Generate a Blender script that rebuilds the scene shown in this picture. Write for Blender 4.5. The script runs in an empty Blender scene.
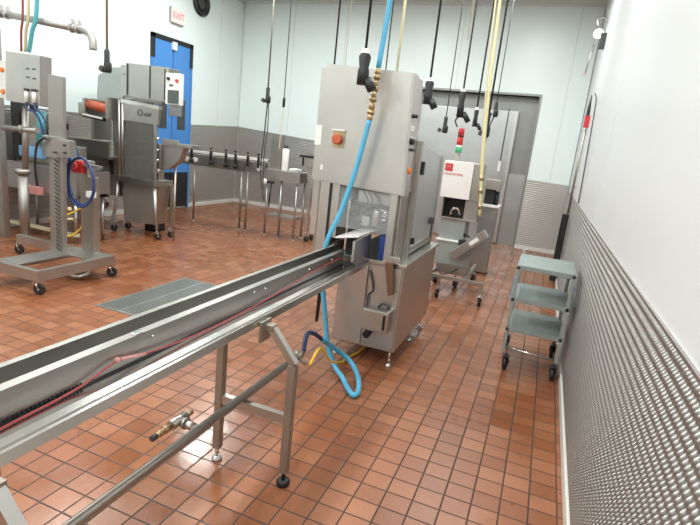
import bpy, bmesh, math, random
from mathutils import Vector, Matrix
random.seed(7)
SC = bpy.context.scene
COL = SC.collection

# ------------------------------------------------------------------ camera, world, lights, exposure
cam_d = bpy.data.cameras.new('camera'); cam = bpy.data.objects.new('camera', cam_d); COL.objects.link(cam)
cam_d.sensor_width = 36; cam_d.lens = 36 * 500.2 / 700; cam_d.clip_start = 0.02
yaw, pitch, roll = map(math.radians, (20.22, -13.25, 6.28))
r = Vector((math.cos(yaw), math.sin(yaw), 0))
f = Vector((-math.sin(yaw) * math.cos(pitch), math.cos(yaw) * math.cos(pitch), math.sin(pitch)))
u = r.cross(f)
R2 = math.cos(roll) * r + math.sin(roll) * u
U2 = -math.sin(roll) * r + math.cos(roll) * u
cam.matrix_world = Matrix(((R2.x, U2.x, -f.x, 0), (R2.y, U2.y, -f.y, 0), (R2.z, U2.z, -f.z, 1.63), (0, 0, 0, 1)))
SC.camera = cam
w = bpy.data.worlds.new('world'); SC.world = w; w.use_nodes = True
w.node_tree.nodes['Background'].inputs[0].default_value = (0.8, 0.9, 0.92, 1)
w.node_tree.nodes['Background'].inputs[1].default_value = 0.3
SC.view_settings.view_transform = 'Standard'; SC.view_settings.look = 'None'
SC.view_settings.gamma = 1.0; SC.view_settings.use_curve_mapping = False
SC.view_settings.exposure = -0.30
CEIL = 4.42
LAMPS = [(x, y) for x in (-0.75, -3.0, -5.3) for y in (-2.2, 1.0, 4.2, 7.4)]
LAMP_W = 82
for (lx, ly) in LAMPS:
    ld = bpy.data.lights.new('ceiling_lamp_light', 'AREA'); ld.shape = 'RECTANGLE'; ld.size = 0.26; ld.size_y = 1.2
    ld.energy = LAMP_W; ld.color = (0.96, 1.0, 0.985)
    lo = bpy.data.objects.new('ceiling_lamp_light', ld); lo.location = (lx, ly, CEIL - 0.105); COL.objects.link(lo)

# ------------------------------------------------------------------ materials
def nodes(name):
    m = bpy.data.materials.new(name); m.use_nodes = True
    nt = m.node_tree; b = nt.nodes['Principled BSDF']
    return m, nt, b
def N(nt, t, **kw):
    n = nt.nodes.new(t)
    for k, v in kw.items(): setattr(n, k, v)
    return n
def mth(nt, op, a, b=None, clamp=False):
    n = N(nt, 'ShaderNodeMath', operation=op); n.use_clamp = clamp
    for i, v in enumerate((a, b)):
        if v is None: continue
        if isinstance(v, (int, float)): n.inputs[i].default_value = v
        else: nt.links.new(v, n.inputs[i])
    return n.outputs[0]
def plain(name, col, rough=0.5, metal=0.0, spec=0.5, noise=0.06, nscale=6.0, bump=0.0, emis=None, estr=0, alpha=1, trans=0):
    m, nt, b = nodes(name)
    b.inputs['Roughness'].default_value = rough; b.inputs['Metallic'].default_value = metal
    b.inputs['Specular IOR Level'].default_value = spec
    tc = N(nt, 'ShaderNodeTexCoord'); no = N(nt, 'ShaderNodeTexNoise'); no.inputs['Scale'].default_value = nscale
    no.inputs['Detail'].default_value = 3
    nt.links.new(tc.outputs['Object'], no.inputs['Vector'])
    mx = N(nt, 'ShaderNodeMix', data_type='RGBA')
    mx.inputs[6].default_value = tuple(max(0, c * (1 - noise)) for c in col) + (1,)
    mx.inputs[7].default_value = tuple(min(1, c * (1 + noise)) for c in col) + (1,)
    nt.links.new(no.outputs['Fac'], mx.inputs[0]); nt.links.new(mx.outputs[2], b.inputs['Base Color'])
    if bump:
        bp = N(nt, 'ShaderNodeBump'); bp.inputs['Strength'].default_value = bump; bp.inputs['Distance'].default_value = 0.01
        nt.links.new(no.outputs['Fac'], bp.inputs['Height']); nt.links.new(bp.outputs[0], b.inputs['Normal'])
    if emis: b.inputs['Emission Color'].default_value = emis + (1,); b.inputs['Emission Strength'].default_value = estr
    if trans: b.inputs['Transmission Weight'].default_value = trans
    if alpha < 1: b.inputs['Alpha'].default_value = alpha
    return m
def steel(name, col=(0.62, 0.62, 0.60), rough=0.3, stretch=(2, 2, 60), bump=0.05, metal=1.0, rvar=0.14):
    m, nt, b = nodes(name)
    b.inputs['Metallic'].default_value = metal
    tc = N(nt, 'ShaderNodeTexCoord'); mp = N(nt, 'ShaderNodeMapping'); mp.inputs['Scale'].default_value = stretch
    nt.links.new(tc.outputs['Object'], mp.inputs['Vector'])
    no = N(nt, 'ShaderNodeTexNoise'); no.inputs['Scale'].default_value = 3; no.inputs['Detail'].default_value = 4
    nt.links.new(mp.outputs[0], no.inputs['Vector'])
    n2 = N(nt, 'ShaderNodeTexNoise'); n2.inputs['Scale'].default_value = 3.5; n2.inputs['Detail'].default_value = 5
    nt.links.new(tc.outputs['Object'], n2.inputs['Vector'])
    rr = mth(nt, 'ADD', rough - rvar / 2, mth(nt, 'MULTIPLY', n2.outputs['Fac'], rvar))
    nt.links.new(rr, b.inputs['Roughness'])
    mx = N(nt, 'ShaderNodeMix', data_type='RGBA')
    mx.inputs[6].default_value = tuple(c * 0.82 for c in col) + (1,); mx.inputs[7].default_value = tuple(min(1, c * 1.12) for c in col) + (1,)
    nt.links.new(n2.outputs['Fac'], mx.inputs[0]); nt.links.new(mx.outputs[2], b.inputs['Base Color'])
    bp = N(nt, 'ShaderNodeBump'); bp.inputs['Strength'].default_value = bump; bp.inputs['Distance'].default_value = 0.004
    nt.links.new(no.outputs['Fac'], bp.inputs['Height']); nt.links.new(bp.outputs[0], b.inputs['Normal'])
    return m

def tile_material():
    m, nt, b = nodes('quarry_tile')
    geo = N(nt, 'ShaderNodeNewGeometry'); sep = N(nt, 'ShaderNodeSeparateXYZ'); nt.links.new(geo.outputs['Position'], sep.inputs[0])
    SX, SY, X0, Y0 = 0.1314, 0.1168, -0.062, 2.461
    u_ = mth(nt, 'DIVIDE', mth(nt, 'SUBTRACT', sep.outputs[0], X0), SX)
    v_ = mth(nt, 'DIVIDE', mth(nt, 'SUBTRACT', sep.outputs[1], Y0), SY)
    def edge(t, s):
        fr = mth(nt, 'FRACT', t)
        d = mth(nt, 'MINIMUM', fr, mth(nt, 'SUBTRACT', 1.0, fr))
        return mth(nt, 'MULTIPLY', d, s)
    d = mth(nt, 'MINIMUM', edge(u_, SX), edge(v_, SY))
    mr = N(nt, 'ShaderNodeMapRange'); mr.inputs['From Min'].default_value = 0.0022; mr.inputs['From Max'].default_value = 0.0050
    nt.links.new(d, mr.inputs['Value']); tile = mr.outputs[0]
    cb = N(nt, 'ShaderNodeCombineXYZ'); nt.links.new(mth(nt, 'FLOOR', u_), cb.inputs[0]); nt.links.new(mth(nt, 'FLOOR', v_), cb.inputs[1])
    wn = N(nt, 'ShaderNodeTexWhiteNoise', noise_dimensions='2D'); nt.links.new(cb.outputs[0], wn.inputs['Vector'])
    ramp = N(nt, 'ShaderNodeValToRGB'); e = ramp.color_ramp.elements
    e[0].position = 0; e[0].color = (0.205, 0.070, 0.028, 1); e[1].position = 1; e[1].color = (0.325, 0.130, 0.060, 1)
    x = ramp.color_ramp.elements.new(0.5); x.color = (0.262, 0.096, 0.041, 1)
    nt.links.new(wn.outputs['Value'], ramp.inputs[0])
    # worn / stained areas
    big = N(nt, 'ShaderNodeTexNoise'); big.inputs['Scale'].default_value = 1.1; big.inputs['Detail'].default_value = 5
    nt.links.new(geo.outputs['Position'], big.inputs['Vector'])
    st = N(nt, 'ShaderNodeMapRange'); st.inputs['From Min'].default_value = 0.42; st.inputs['From Max'].default_value = 0.66
    nt.links.new(big.outputs['Fac'], st.inputs['Value'])
    mx1 = N(nt, 'ShaderNodeMix', data_type='RGBA', blend_type='MIX')
    nt.links.new(mth(nt, 'MULTIPLY', st.outputs[0], 0.35), mx1.inputs[0]); nt.links.new(ramp.outputs[0], mx1.inputs[6]); mx1.inputs[7].default_value = (0.28, 0.075, 0.022, 1)
    sp = N(nt, 'ShaderNodeTexNoise'); sp.inputs['Scale'].default_value = 45; sp.inputs['Detail'].default_value = 2
    nt.links.new(geo.outputs['Position'], sp.inputs['Vector'])
    mx3 = N(nt, 'ShaderNodeMix', data_type='RGBA', blend_type='MULTIPLY'); mx3.inputs[0].default_value = 0.35
    nt.links.new(mx1.outputs[2], mx3.inputs[6]); nt.links.new(sp.outputs['Color'], mx3.inputs[7])
    bw = N(nt, 'ShaderNodeRGBToBW'); nt.links.new(sp.outputs['Color'], bw.inputs[0]); nt.links.new(mth(nt, 'ADD', bw.outputs[0], 0.5), mx3.inputs[7])
    mx2 = N(nt, 'ShaderNodeMix', data_type='RGBA')
    nt.links.new(tile, mx2.inputs[0]); mx2.inputs[6].default_value = (0.035, 0.018, 0.012, 1); nt.links.new(mx3.outputs[2], mx2.inputs[7])
    nt.links.new(mx2.outputs[2], b.inputs['Base Color'])
    # wet film: smooth patches
    wet = N(nt, 'ShaderNodeTexNoise'); wet.inputs['Scale'].default_value = 0.9; wet.inputs['Detail'].default_value = 4; wet.inputs['Roughness'].default_value = 0.65
    mpw = N(nt, 'ShaderNodeMapping'); mpw.inputs['Location'].default_value = (3.1, 1.7, 0); nt.links.new(geo.outputs['Position'], mpw.inputs['Vector']); nt.links.new(mpw.outputs[0], wet.inputs['Vector'])
    wr = N(nt, 'ShaderNodeMapRange'); wr.inputs['From Min'].default_value = 0.44; wr.inputs['From Max'].default_value = 0.60
    wr.inputs['To Min'].default_value = 0.34; wr.inputs['To Max'].default_value = 0.13
    nt.links.new(wet.outputs['Fac'], wr.inputs['Value'])
    ro = mth(nt, 'ADD', wr.outputs[0], mth(nt, 'MULTIPLY', mth(nt, 'SUBTRACT', 1.0, tile), 0.3))
    ro = mth(nt, 'ADD', ro, mth(nt, 'MULTIPLY', wn.outputs['Value'], 0.05))
    nt.links.new(ro, b.inputs['Roughness']); b.inputs['Specular IOR Level'].default_value = 0.55
    hb = mth(nt, 'ADD', mth(nt, 'MULTIPLY', tile, 1.0), mth(nt, 'MULTIPLY', sp.outputs['Fac'], 0.10))
    sp2 = N(nt, 'ShaderNodeTexNoise'); sp2.inputs['Scale'].default_value = 9; nt.links.new(geo.outputs['Position'], sp2.inputs['Vector'])
    hb = mth(nt, 'ADD', hb, mth(nt, 'MULTIPLY', sp2.outputs['Fac'], 0.5))
    # each tile lies very slightly askew
    hb = mth(nt, 'ADD', hb, mth(nt, 'MULTIPLY', mth(nt, 'FRACT', u_), mth(nt, 'MULTIPLY', mth(nt, 'SUBTRACT', wn.outputs['Value'], 0.5), 0.5)))
    bp = N(nt, 'ShaderNodeBump'); bp.inputs['Strength'].default_value = 0.6; bp.inputs['Distance'].default_value = 0.0025
    nt.links.new(hb, bp.inputs['Height']); nt.links.new(bp.outputs[0], b.inputs['Normal'])
    return m

PERIOD = 0.0382
def wainscot_material(axis, strength=0.8, col=(0.42, 0.395, 0.37, 1)):
    """embossed stainless sheet: rows of short raised dashes"""
    m, nt, b = nodes('embossed_stainless')
    b.inputs['Metallic'].default_value = 0.9; b.inputs['Roughness'].default_value = 0.36
    b.inputs['Base Color'].default_value = col
    geo = N(nt, 'ShaderNodeNewGeometry'); sep = N(nt, 'ShaderNodeSeparateXYZ'); nt.links.new(geo.outputs['Position'], sep.inputs[0])
    a = sep.outputs[axis]; z = sep.outputs[2]
    row = mth(nt, 'DIVIDE', mth(nt, 'SUBTRACT', z, 0.075), PERIOD)
    par = mth(nt, 'MULTIPLY', mth(nt, 'FRACT', mth(nt, 'MULTIPLY', mth(nt, 'FLOOR', row), 0.5)), 2.0)
    al = mth(nt, 'ADD', mth(nt, 'DIVIDE', a, 0.021), mth(nt, 'MULTIPLY', par, 0.5))
    cx = mth(nt, 'SINE', mth(nt, 'MULTIPLY', al, 2 * math.pi))
    cz = mth(nt, 'ABSOLUTE', mth(nt, 'SINE', mth(nt, 'MULTIPLY', row, math.pi)))
    h = mth(nt, 'MULTIPLY', mth(nt, 'POWER', mth(nt, 'ADD', mth(nt, 'MULTIPLY', cx, 0.5), 0.5), 2.0), cz)
    no = N(nt, 'ShaderNodeTexNoise'); no.inputs['Scale'].default_value = 2.5; no.inputs['Detail'].default_value = 4
    nt.links.new(geo.outputs['Position'], no.inputs['Vector'])
    h2 = mth(nt, 'ADD', h, mth(nt, 'MULTIPLY', no.outputs['Fac'], 1.5))
    bp = N(nt, 'ShaderNodeBump'); bp.inputs['Strength'].default_value = strength; bp.inputs['Distance'].default_value = 0.005
    nt.links.new(h2, bp.inputs['Height']); nt.links.new(bp.outputs[0], b.inputs['Normal'])
    return m

M = {}
M['tile'] = tile_material()
M['wain_y'] = wainscot_material(1)
M['wain_x'] = wainscot_material(0, 0.35, (0.46, 0.445, 0.42, 1))
M['wain_l'] = wainscot_material(1, 0.35, (0.46, 0.445, 0.42, 1))
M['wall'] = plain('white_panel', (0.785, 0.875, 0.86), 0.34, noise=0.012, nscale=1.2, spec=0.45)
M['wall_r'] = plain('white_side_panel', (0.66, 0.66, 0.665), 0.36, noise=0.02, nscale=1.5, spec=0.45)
M['seam'] = plain('panel_seam', (0.62, 0.66, 0.65), 0.5, noise=0.02)
M['ceil'] = plain('ceiling_panel', (0.62, 0.67, 0.64), 0.6, noise=0.02)
M['curb'] = plain('curb', (0.62, 0.60, 0.56), 0.5)
M['ss'] = steel('brushed_stainless', (0.50, 0.485, 0.46), 0.38, (60, 60, 3))
M['ssh'] = steel('brushed_stainless_across', (0.60, 0.59, 0.565), 0.30, (60, 2, 60))
M['ssd'] = steel('dull_stainless', (0.44, 0.415, 0.38), 0.42)
M['sss'] = steel('shiny_stainless', (0.70, 0.69, 0.67), 0.2, (8, 8, 8), 0.03)
M['rail'] = steel('rail_stainless', (0.40, 0.385, 0.355), 0.36, (60, 3, 60))
M['cab'] = steel('cabinet_stainless', (0.52, 0.49, 0.465), 0.34, (60, 60, 2), 0.03, 0.85)
M['sheet'] = steel('door_sheet_stainless', (0.45, 0.455, 0.455), 0.36, (3, 3, 3), 0.4)
M['alu'] = plain('painted_grey_green', (0.34, 0.375, 0.355), 0.42, 0.5)
M['aqua'] = plain('worn_aqua_plastic', (0.28, 0.325, 0.315), 0.4, 0.35, noise=0.15, nscale=12)
M['black'] = plain('black_rubber', (0.012, 0.012, 0.014), 0.5)
M['dark'] = plain('dark_grey', (0.05, 0.05, 0.052), 0.45)
M['belt'] = plain('dark_belt', (0.045, 0.04, 0.038), 0.5, bump=0.3, nscale=60)
M['blue'] = plain('door_blue', (0.06, 0.24, 0.60), 0.4)
M['bhose'] = plain('blue_hose', (0.09, 0.40, 0.62), 0.35)
M['dbhose'] = plain('dark_blue_hose', (0.018, 0.04, 0.14), 0.4)
M['teal'] = plain('teal_hose', (0.10, 0.40, 0.46), 0.35)
M['red'] = plain('red_plastic', (0.55, 0.03, 0.035), 0.4)
M['rhose'] = plain('red_tube', (0.30, 0.045, 0.045), 0.4)
M['roller'] = plain('orange_roller', (0.50, 0.10, 0.045), 0.4)
M['orange'] = plain('orange_plastic', (0.75, 0.20, 0.02), 0.4)
M['yellow'] = plain('yellow_hose', (0.80, 0.50, 0.03), 0.4)
M['cream'] = plain('cream_cable', (0.62, 0.56, 0.36), 0.45)
M['ycable'] = plain('yellow_green_cable', (0.66, 0.60, 0.33), 0.45)
M['brass'] = plain('brass', (0.50, 0.38, 0.22), 0.38, 0.8, noise=0.3, nscale=60)
M['white'] = plain('white_plastic', (0.78, 0.77, 0.74), 0.4)
M['pwhite'] = plain('pinkish_white_enamel', (0.74, 0.70, 0.68), 0.4)
M['tan'] = plain('brown_tube', (0.15, 0.075, 0.045), 0.45)
M['binblue'] = plain('blue_bin', (0.015, 0.04, 0.22), 0.4)
M['bagblue'] = plain('light_blue_plastic', (0.20, 0.45, 0.75), 0.45)
M['screen'] = plain('touch_screen', (0.09, 0.11, 0.10), 0.15)
M['green'] = plain('green_lens', (0.03, 0.35, 0.14), 0.3)
M['pink'] = plain('faded_pink', (0.60, 0.26, 0.25), 0.45)
M['signw'] = plain('sign_face', (0.80, 0.66, 0.62), 0.4, emis=(1.0, 0.62, 0.58), estr=0.25)
M['exitred'] = plain('exit_letter_red', (0.85, 0.10, 0.13), 0.4, emis=(1.0, 0.15, 0.18), estr=0.5)
M['lamp'] = plain('lamp_diffuser', (0.9, 0.9, 0.9), 0.4, emis=(0.96, 1.0, 0.985), estr=5.0)
M['pipe'] = steel('dull_pipe', (0.42, 0.40, 0.375), 0.5, rvar=0.1)
M['glow'] = plain('lit_bulb', (0.9, 0.9, 0.9), 0.4, emis=(1.0, 0.96, 0.9), estr=2.0)
M['grate'] = steel('grate_steel', (0.44, 0.45, 0.43), 0.42)
M['brown'] = plain('oxidised_steel', (0.34, 0.30, 0.25), 0.45, 0.7)
def glass_mat():
    m, nt, b = nodes('clear_polycarbonate')
    b.inputs['Base Color'].default_value = (0.9, 0.93, 0.94, 1); b.inputs['Roughness'].default_value = 0.12
    b.inputs['Alpha'].default_value = 0.12
    return m
M['glass'] = glass_mat()
def frost_mat():
    m, nt, b = nodes('smoky_polycarbonate')
    b.inputs['Base Color'].default_value = (0.13, 0.13, 0.115, 1); b.inputs['Roughness'].default_value = 0.15
    b.inputs['Alpha'].default_value = 0.7
    return m
M['smoky'] = frost_mat()

# ------------------------------------------------------------------ mesh helpers
def V(*a): return Vector(a)
def smooth_path(pts, n=6):
    pts = [Vector(p) for p in pts]
    if len(pts) < 3: return pts
    out = []
    P = [2 * pts[0] - pts[1]] + pts + [2 * pts[-1] - pts[-2]]
    for i in range(1, len(P) - 2):
        a, b, c, d = P[i - 1:i + 3]
        for k in range(n):
            t = k / n
            out.append(0.5 * ((2 * b) + (c - a) * t + (2 * a - 5 * b + 4 * c - d) * t * t + (3 * b - a - 3 * c + d) * t ** 3))
    out.append(pts[-1]); return out
class MB:
    def __init__(s): s.bm = bmesh.new()
    def box(s, x0, x1, y0, y1, z0, z1, bev=0.003, rot=None, c=None):
        bm = s.bm
        vs = [bm.verts.new((x, y, z)) for x in (x0, x1) for y in (y0, y1) for z in (z0, z1)]
        F = [(0, 1, 3, 2), (4, 6, 7, 5), (0, 4, 5, 1), (2, 3, 7, 6), (0, 2, 6, 4), (1, 5, 7, 3)]
        fs = [bm.faces.new([vs[i] for i in q]) for q in F]
        if rot is not None:
            cc = Vector(c) if c else Vector(((x0 + x1) / 2, (y0 + y1) / 2, (z0 + z1) / 2))
            bmesh.ops.rotate(bm, verts=vs, cent=cc, matrix=rot)
        if bev > 0:
            bev = min(bev, 0.3 * min(abs(x1 - x0), abs(y1 - y0), abs(z1 - z0)))
            es = list({e for q in fs for e in q.edges})
            bmesh.ops.bevel(bm, geom=es, offset=bev, segments=2, affect='EDGES', profile=0.7)
        return s
    def tube(s, pts, r, seg=10, smooth=True, n=6, closed=False, radii=None):
        pts = [Vector(p) for p in pts]
        if smooth: pts = smooth_path(pts, n)
        k = len(pts); rings = []
        up = Vector((0, 0, 1)); prev = None
        for i, p in enumerate(pts):
            if closed: t = pts[(i + 1) % k] - pts[(i - 1) % k]
            else: t = (pts[min(i + 1, k - 1)] - pts[max(i - 1, 0)])
            t.normalize()
            if prev is None:
                a = up.cross(t)
                if a.length < 0.05: a = Vector((1, 0, 0)).cross(t)
            else: a = prev - t * prev.dot(t)
            a.normalize(); prev = a; b = t.cross(a)
            rr = r if radii is None else radii[min(i, len(radii) - 1)]
            rings.append([s.bm.verts.new(p + rr * (math.cos(q) * a + math.sin(q) * b)) for q in [2 * math.pi * j / seg for j in range(seg)]])
        m_ = k if closed else k - 1
        for i in range(m_):
            A, B = rings[i], rings[(i + 1) % k]
            for j in range(seg):
                fc = s.bm.faces.new((A[j], A[(j + 1) % seg], B[(j + 1) % seg], B[j])); fc.smooth = True
        if not closed:
            s.bm.faces.new(list(reversed(rings[0]))); s.bm.faces.new(rings[-1])
        return s
    def cyl(s, p0, p1, r, seg=18, r2=None):
        return s.tube([p0, p1], r, seg, smooth=False, radii=[r, r if r2 is None else r2])
    def lathe(s, prof, c=(0, 0, 0), seg=20, axis='Z'):
        rings = []
        for (rr, h) in prof:
            ring = []
            for j in range(seg):
                q = 2 * math.pi * j / seg; a, b = rr * math.cos(q), rr * math.sin(q)
                v = {'Z': (a, b, h), 'X': (h, a, b), 'Y': (b, h, a)}[axis]
                ring.append(s.bm.verts.new((c[0] + v[0], c[1] + v[1], c[2] + v[2])))
            rings.append(ring)
        for A, B in zip(rings, rings[1:]):
            for j in range(seg):
                fc = s.bm.faces.new((A[j], A[(j + 1) % seg], B[(j + 1) % seg], B[j])); fc.smooth = True
        s.bm.faces.new(list(reversed(rings[0]))); s.bm.faces.new(rings[-1])
        return s
    def prism(s, poly, axis, a0, a1):
        """poly: 2-D outline in the plane normal to axis, extruded a0..a1"""
        def P(p, a): return {'X': (a, p[0], p[1]), 'Y': (p[0], a, p[1]), 'Z': (p[0], p[1], a)}[axis]
        A = [s.bm.verts.new(P(p, a0)) for p in poly]; B = [s.bm.verts.new(P(p, a1)) for p in poly]
        n = len(poly)
        s.bm.faces.new(A); s.bm.faces.new(list(reversed(B)))
        for i in range(n): s.bm.faces.new((A[i], A[(i + 1) % n], B[(i + 1) % n], B[i]))
        return s
    def frame(s, x0, x1, z0, z1, y0, y1, t, bev=0.002):
        """rectangular frame in the XZ plane"""
        s.box(x0, x0 + t, y0, y1, z0, z1, bev); s.box(x1 - t, x1, y0, y1, z0, z1, bev)
        s.box(x0 + t, x1 - t, y0, y1, z1 - t, z1, bev); s.box(x0 + t, x1 - t, y0, y1, z0, z0 + t, bev)
        return s
WL = {}
def build(mb, name, mat, parent=None, origin=None):
    bm = mb.bm
    bmesh.ops.recalc_face_normals(bm, faces=bm.faces)
    if parent is not None: org = WL[parent]
    else: org = Vector(origin) if origin is not None else Vector((0, 0, 0))
    if parent is None and origin is None:
        xs = [v.co for v in bm.verts]
        org = Vector((sum(v.x for v in xs) / len(xs), sum(v.y for v in xs) / len(xs), min(v.z for v in xs)))
    for v in bm.verts: v.co -= org
    me = bpy.data.meshes.new(name); bm.to_mesh(me); bm.free()
    me.materials.append(M[mat] if isinstance(mat, str) else mat)
    o = bpy.data.objects.new(name, me); COL.objects.link(o)
    if parent is not None: o.parent = parent
    else: o.location = org
    WL[o] = org.copy()
    return o
def thing(name, label, cat, loc, group=None):
    o = bpy.data.objects.new(name, None); o.empty_display_size = 0.1; COL.objects.link(o)
    o.location = loc; WL[o] = Vector(loc); o['label'] = label; o['category'] = cat
    if group: o['group'] = group
    return o
def tag(o, label, cat, group=None):
    o['label'] = label; o['category'] = cat
    if group: o['group'] = group
    return o
def struct(mb, name, mat, parent=None):
    o = build(mb, name, mat, parent, None if parent is not None else (0, 0, 0))
    o['kind'] = 'structure'; return o
def text(txt, size, mat, parent, loc, rot, name='lettering', label=None):
    cu = bpy.data.curves.new(name, 'FONT'); cu.body = txt; cu.size = size; cu.align_x = 'CENTER'; cu.align_y = 'CENTER'; cu.extrude = 0.0015
    tmp = bpy.data.objects.new(name, cu); COL.objects.link(tmp)
    me = bpy.data.meshes.new_from_object(tmp.evaluated_get(bpy.context.evaluated_depsgraph_get()))
    bpy.data.objects.remove(tmp); bpy.data.curves.remove(cu)
    me.materials.clear(); me.materials.append(M[mat]); me.name = name
    o = bpy.data.objects.new(name, me); COL.objects.link(o); o.parent = parent
    o.location = Vector(loc) - WL[parent]; o.rotation_euler = rot; WL[o] = Vector(loc)
    return o
def copytree(o, delta=None, parent=None):
    c = o.copy(); COL.objects.link(c)
    if parent is not None: c.parent = parent
    if delta is not None: c.location = o.location + Vector(delta); WL[c] = WL[o] + Vector(delta)
    for ch in list(o.children): copytree(ch, None, c)
    return c

def caster(mb_fork, mb_wheel, x, y, r=0.045, w=0.028, top=0.13, ang=0.0):
    """swivel caster; stands on z=0"""
    d = Vector((math.cos(ang), math.sin(ang), 0)); s_ = Vector((-d.y, d.x, 0))
    c = Vector((x, y, r)); back = c + d * 0.0
    mb_wheel.tube([c - s_ * w / 2, c - s_ * w * 0.3, c + s_ * w * 0.3, c + s_ * w / 2], r, 20, smooth=False, radii=[r * 0.9, r, r, r * 0.9])
    piv = c - d * 0.02
    for k in (-1, 1):
        a = c + s_ * k * (w / 2 + 0.006); b = Vector((piv.x, piv.y, 2 * r + 0.012)) + s_ * k * (w / 2 + 0.006)
        mb_fork.tube([a, b], 0.006, 8, smooth=False)
    mb_fork.box(piv.x - w / 2 - 0.012, piv.x + w / 2 + 0.012, piv.y - w / 2 - 0.012, piv.y + w / 2 + 0.012, 2 * r + 0.006, 2 * r + 0.016, 0.002)
    mb_fork.cyl((piv.x, piv.y, 2 * r + 0.016), (piv.x, piv.y, top), 0.010)
    mb_fork.cyl(tuple(c - s_ * (w / 2 + 0.010)), tuple(c + s_ * (w / 2 + 0.010)), 0.008, 10)
def add_caster(parent, x, y, r=0.045, w=0.028, top=0.13, ang=0.0, fork='sss', wheel='black'):
    a, b = MB(), MB(); caster(a, b, x, y, r, w, top, ang)
    c = build(a, 'caster', fork, parent); WL[c] = WL[parent].copy()
    build(b, 'wheel', wheel, c)
    return c
def foot(parent, x, y, top, r=0.028, rod=0.007, mat='sss', pad=None):
    mb = MB(); mb.lathe([(r, 0), (r, 0.008), (r * 0.6, 0.02), (0.012, 0.026)], (x, y, 0)); mb.cyl((x, y, 0.02), (x, y, top), rod, 12)
    mb.lathe([(0.013, 0.045), (0.013, 0.055)], (x, y, 0), 6)
    return build(mb, 'leveling_foot', mat, parent)

# ------------------------------------------------------------------ the setting
XR, XL, YB, YF = 0.37, -6.87, 10.2, -4.0
s = MB(); s.box(XL - 0.2, XR + 0.2, YF - 0.2, 11.0, -0.1, 0, 0); struct(s, 'floor', 'tile')
s = MB(); s.box(XL - 0.2, XR + 0.2, YF - 0.2, 11.0, CEIL, CEIL + 0.1, 0); struct(s, 'ceiling', 'ceil')
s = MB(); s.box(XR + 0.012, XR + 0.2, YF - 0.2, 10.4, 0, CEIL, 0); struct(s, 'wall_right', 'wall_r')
s = MB(); s.box(XL - 0.2, XL - 0.012, YF - 0.2, 10.4, 0, CEIL, 0); struct(s, 'wall_left', 'wall')
s = MB(); s.box(XL, XR, YF - 0.2, YF, 0, CEIL, 0); struct(s, 'wall_rear', 'wall')
AX0, AX1, AZ, AD = -2.75, -0.42, 2.84, 0.20
s = MB()
s.box(XL, AX0, YB + 0.012, YB + 0.2, 0, CEIL, 0); s.box(AX1, XR, YB + 0.012, YB + 0.2, 0, CEIL, 0); s.box(AX0, AX1, YB + 0.012, YB + 0.2, AZ, CEIL, 0)
struct(s, 'wall_back', 'wall')
# steel-lined recess round the cooler door
s = MB()
s.box(AX0 - 0.04, AX0, YB - 0.004, YB + AD, 0, AZ + 0.04, 0.002); s.box(AX1, AX1 + 0.04, YB - 0.004, YB + AD, 0, AZ + 0.04, 0.002)
s.box(AX0, AX1, YB - 0.004, YB + AD, AZ, AZ + 0.04, 0.002)
s.box(AX0, AX1, YB + AD, YB + AD + 0.06, 0, AZ, 0)
struct(s, 'trim_1', M_rec := steel('recess_lining', (0.27, 0.27, 0.26), 0.5, (3, 3, 3), 0.1, 0.8))
# embossed sheet in the lower part of the recess
def ribs(name, mat, axis, a0, a1, wall, sgn, h0, h1, z0=0.075, period=PERIOD, amp=0.0105):
    """corrugated wainscot sheet; the top may rise from h0 (at a0) to h1 (at a1)"""
    bm = bmesh.new(); nrow = int(round((max(h0, h1) - z0) / period)); ns = nrow * 8
    grid = []
    for i in range(ns + 1):
        t = i / ns; off = sgn * (amp * (0.5 - 0.5 * math.cos(2 * math.pi * nrow * t)) + 0.003)
        row = []
        for k in range(2):
            a = (a0, a1)[k]; h = (h0, h1)[k]; z = z0 + t * (h - z0)
            row.append(bm.verts.new((wall + off, a, z) if axis == 'Y' else (a, wall + off, z)))
        grid.append(row)
    for A, B in zip(grid, grid[1:]):
        fc = bm.faces.new((A[0], A[1], B[1], B[0])); fc.smooth = True
    # folded cap strip and back so that the sheet has thickness
    mb = MB(); mb.bm.free(); mb.bm = bm
    c0, c1 = (wall - sgn * 0.011, wall + sgn * 0.010)
    vs = []
    for k, (a, h) in enumerate(((a0, h0), (a1, h1))):
        for c in (c0, c1):
            for zz in (h - 0.004, h + 0.006):
                vs.append(bm.verts.new((c, a, zz) if axis == 'Y' else (a, c, zz)))
    for q in [(0, 1, 3, 2), (4, 6, 7, 5), (0, 4, 5, 1), (2, 3, 7, 6), (0, 2, 6, 4), (1, 5, 7, 3)]: bm.faces.new([vs[i] for i in q])
    return struct(mb, name, mat)
ribs('trim_2', 'wain_y', 'Y', YF, YB, XR + 0.012, -1, 1.222, 1.222)
ribs('trim_3', 'wain_l', 'Y', YF, 7.40, XL - 0.012, 1, 1.62, 1.65, amp=0.004)
ribs('trim_4', 'wain_l', 'Y', 8.48, YB, XL - 0.012, 1, 1.66, 1.74, amp=0.004)
hb = lambda x: 1.74 + (x - XL) * (1.317 - 1.74) / (-0.14 - XL)
ribs('trim_5', 'wain_x', 'X', XL, AX0 - 0.04, YB + 0.012, -1, hb(XL), hb(AX0), amp=0.004)
ribs('trim_6', 'wain_x', 'X', AX1 + 0.04, XR, YB + 0.012, -1, 1.335, 1.305, amp=0.003)
s = MB(); s.box(AX0, AX1, YB + AD - 0.012, YB + AD, 0.0, 1.40, 0.001); struct(s, 'trim_7', 'sheet')
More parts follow.
